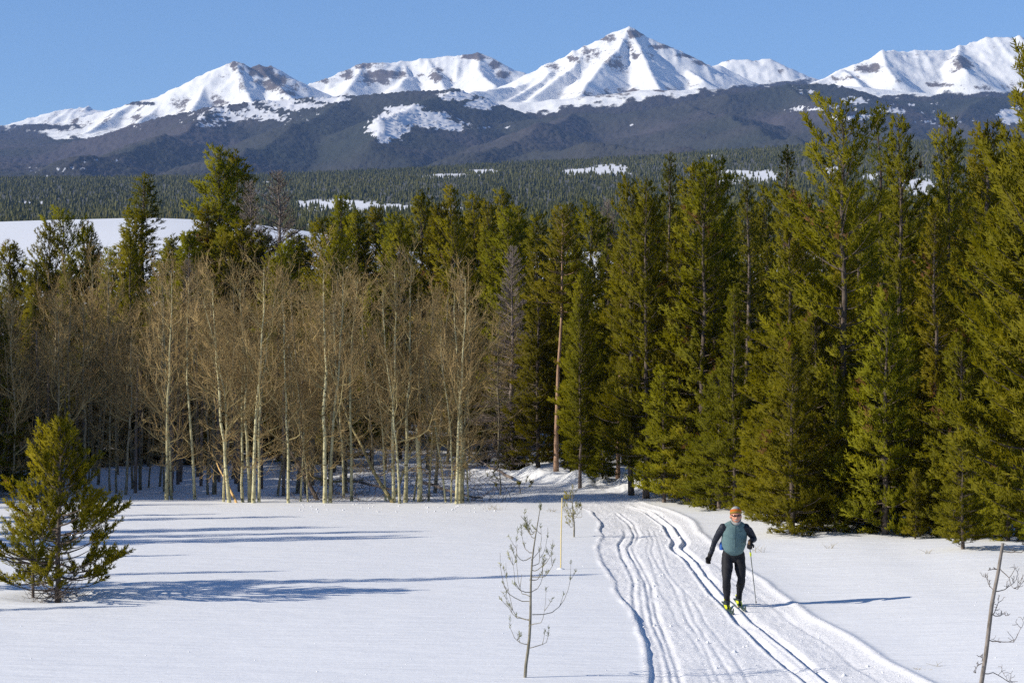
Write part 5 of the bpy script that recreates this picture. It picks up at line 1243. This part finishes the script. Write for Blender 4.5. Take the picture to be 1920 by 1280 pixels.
# waist bottle: hangs on the skier's hip
bt = empty('waist_bottle', (0, 0, 0))
Mw = Matrix.Translation((SKx, SKy, SKz))
fz = fuse('bottle', [loft([(-.205, .03, 1.00), (-.208, .025, 1.06), (-.206, .02, 1.11), (-.203, .02, 1.14)], [.036, .038, .034, .018], 14)], .007, 2, M_blue, bt)
link('cap', new_mesh('cap', [tube1([(-.203, .02, 1.135), (-.203, .02, 1.155), (-.203, .02, 1.165)], [.014, .013, .003], 10)], True), M_skiside, bt)
bt.location = (SKx, SKy, SKz); bt.rotation_euler = sk.rotation_euler
tag(bt, 'blue drink bottle at the right hip of the skier', 'bottle')
# skis: long narrow boards in the two grooves
def ski(an, toe, line, nm, lift, lab):
    W0 = Vector((SKx, SKy, SKz)); R_ = sk.rotation_euler.to_matrix()
    c = W0 + R_ @ Vector((float(an[0]), float(toe[1]), 0)); root = empty('ski', (c.x, c.y, 0))
    yy = np.concatenate([np.linspace(-.80, -.45, 15), np.linspace(-.40, .9, 14)])
    xx = np.array([(float(line(c.y + y)) + .035 - c.x) for y in yy]); xx = xx * .0 + (yy * -math.tan(R_.to_euler().z) * -1 * -1) * 1.0
    zg = np.array([ground(c.x + x_, c.y + y_) for x_, y_ in zip(xx, yy)]); zg = np.interp(yy, [yy[0], -.3, 0, .5, .9], [0, 0, 0, 0, 0]) + np.convolve(np.pad(zg, 3, 'edge'), np.ones(7) / 7, 'valid')
    zg += .020 + np.where(yy < -.62, (np.abs(yy + .62) / .18) ** 1.6 * .11, 0) + np.where(yy > .2, (yy - .2) * lift, 0)
    w = np.interp(yy, [-.80, -.77, -.70, -.5, .9], [.006, .015, .021, .022, .022])
    V = []
    for x_, y_, z_, w_ in zip(xx, yy, zg, w): V += [(x_ - w_, y_, z_), (x_ + w_, y_, z_), (x_ + w_, y_, z_ + .012), (x_ - w_, y_, z_ + .012)]
    i = np.arange(len(yy) * 4).reshape(-1, 4); Fq = np.stack([i[:-1], np.roll(i[:-1], -1, 1), np.roll(i[1:], -1, 1), i[1:]], -1).reshape(-1, 4)
    Fq = np.vstack([Fq, [i[0][::-1]], [i[-1]]])
    link('board', new_mesh('ski_board', [(np.array(V), Fq)]), M_ski, root)
    V2 = []
    for x_, y_, z_, w_ in zip(xx[:14], yy[:14], zg[:14], w[:14]): V2 += [(x_ - w_ * .45, y_, z_ + .0145), (x_ + w_ * .45, y_, z_ + .0145)]
    j = np.arange(28).reshape(-1, 2); link('stripe', new_mesh('ski_stripe', [(np.array(V2), np.stack([j[:-1, 0], j[:-1, 1], j[1:, 1], j[1:, 0]], -1))]), M_skiside, root)
    link('binding', new_mesh('binding', [loft([(0, -.05, zg[18] + .018), (0, .06, zg[18] + .02), (0, .14, zg[18] + .016)], [(.018, .008), (.022, .012), (.018, .008)], 8)[:2]], True), M_bootblack, root)
    return tag(root, lab, 'ski')
ski(anL, tL, LINES[0][0], 'ski', 0, 'cross country ski under the nearer boot, at the left of the pair in its groove')
ski(anR, tR, LINES[1][0], 'ski', .02, 'cross country ski under the trailing boot, at the right of the pair in its groove')
# pole in his left hand
pl = empty('ski_pole', (SKx, SKy, SKz)); pl.rotation_euler = sk.rotation_euler
tip = np.array((.43, .42, .03)); top = haR + np.array((-.025, -.085, .005)); d = nrm(tip - top); top = top - d * .05
link('shaft', new_mesh('pole_shaft', [tube1([top + d * .1, (top + tip) / 2, tip - d * .05], [.009, .008, .006], 8)], True), M_pole, pl)
link('grip', new_mesh('pole_grip', [tube1([top, top + d * .02, top + d * .13, top + d * .15], [.008, .017, .015, .009], 10)], True), M_polegrip, pl)
link('band', new_mesh('pole_band', [tube1([top + d * .25, top + d * .26, top + d * .33, top + d * .34], [.0095, .016, .016, .0095], 10)], True), M_yellow, pl)
link('basket', new_mesh('pole_basket', [tube1([tip - d * .07, tip - d * .055, tip - d * .05, tip], [.006, .014, .008, .003], 10)], True), M_bootblack, pl)
tag(pl, 'thin grey ski pole with yellow band planted in the snow beside the skier', 'ski pole')

# the head and what it wears, a little larger
def scale_about(o, c, k, zmin=None):
    me = o.data; n = len(me.vertices); co = np.empty(n * 3, np.float32); me.vertices.foreach_get('co', co); co = co.reshape(-1, 3)
    w = np.ones(n) if zmin is None else sstep(zmin, zmin + .07, co[:, 2])
    co[:] = co + (co - c) * ((k - 1) * w)[:, None]; me.vertices.foreach_set('co', co.ravel()); me.update()
for o in list(sk.children):
    if o.name.split('.')[0] in ('hair', 'headband', 'headband_edge', 'sunglasses', 'beard'):
        scale_about(o, head, 1.12)
        for c_ in o.children: scale_about(c_, head, 1.12)
scale_about(o_b, head, 1.12, 1.47)
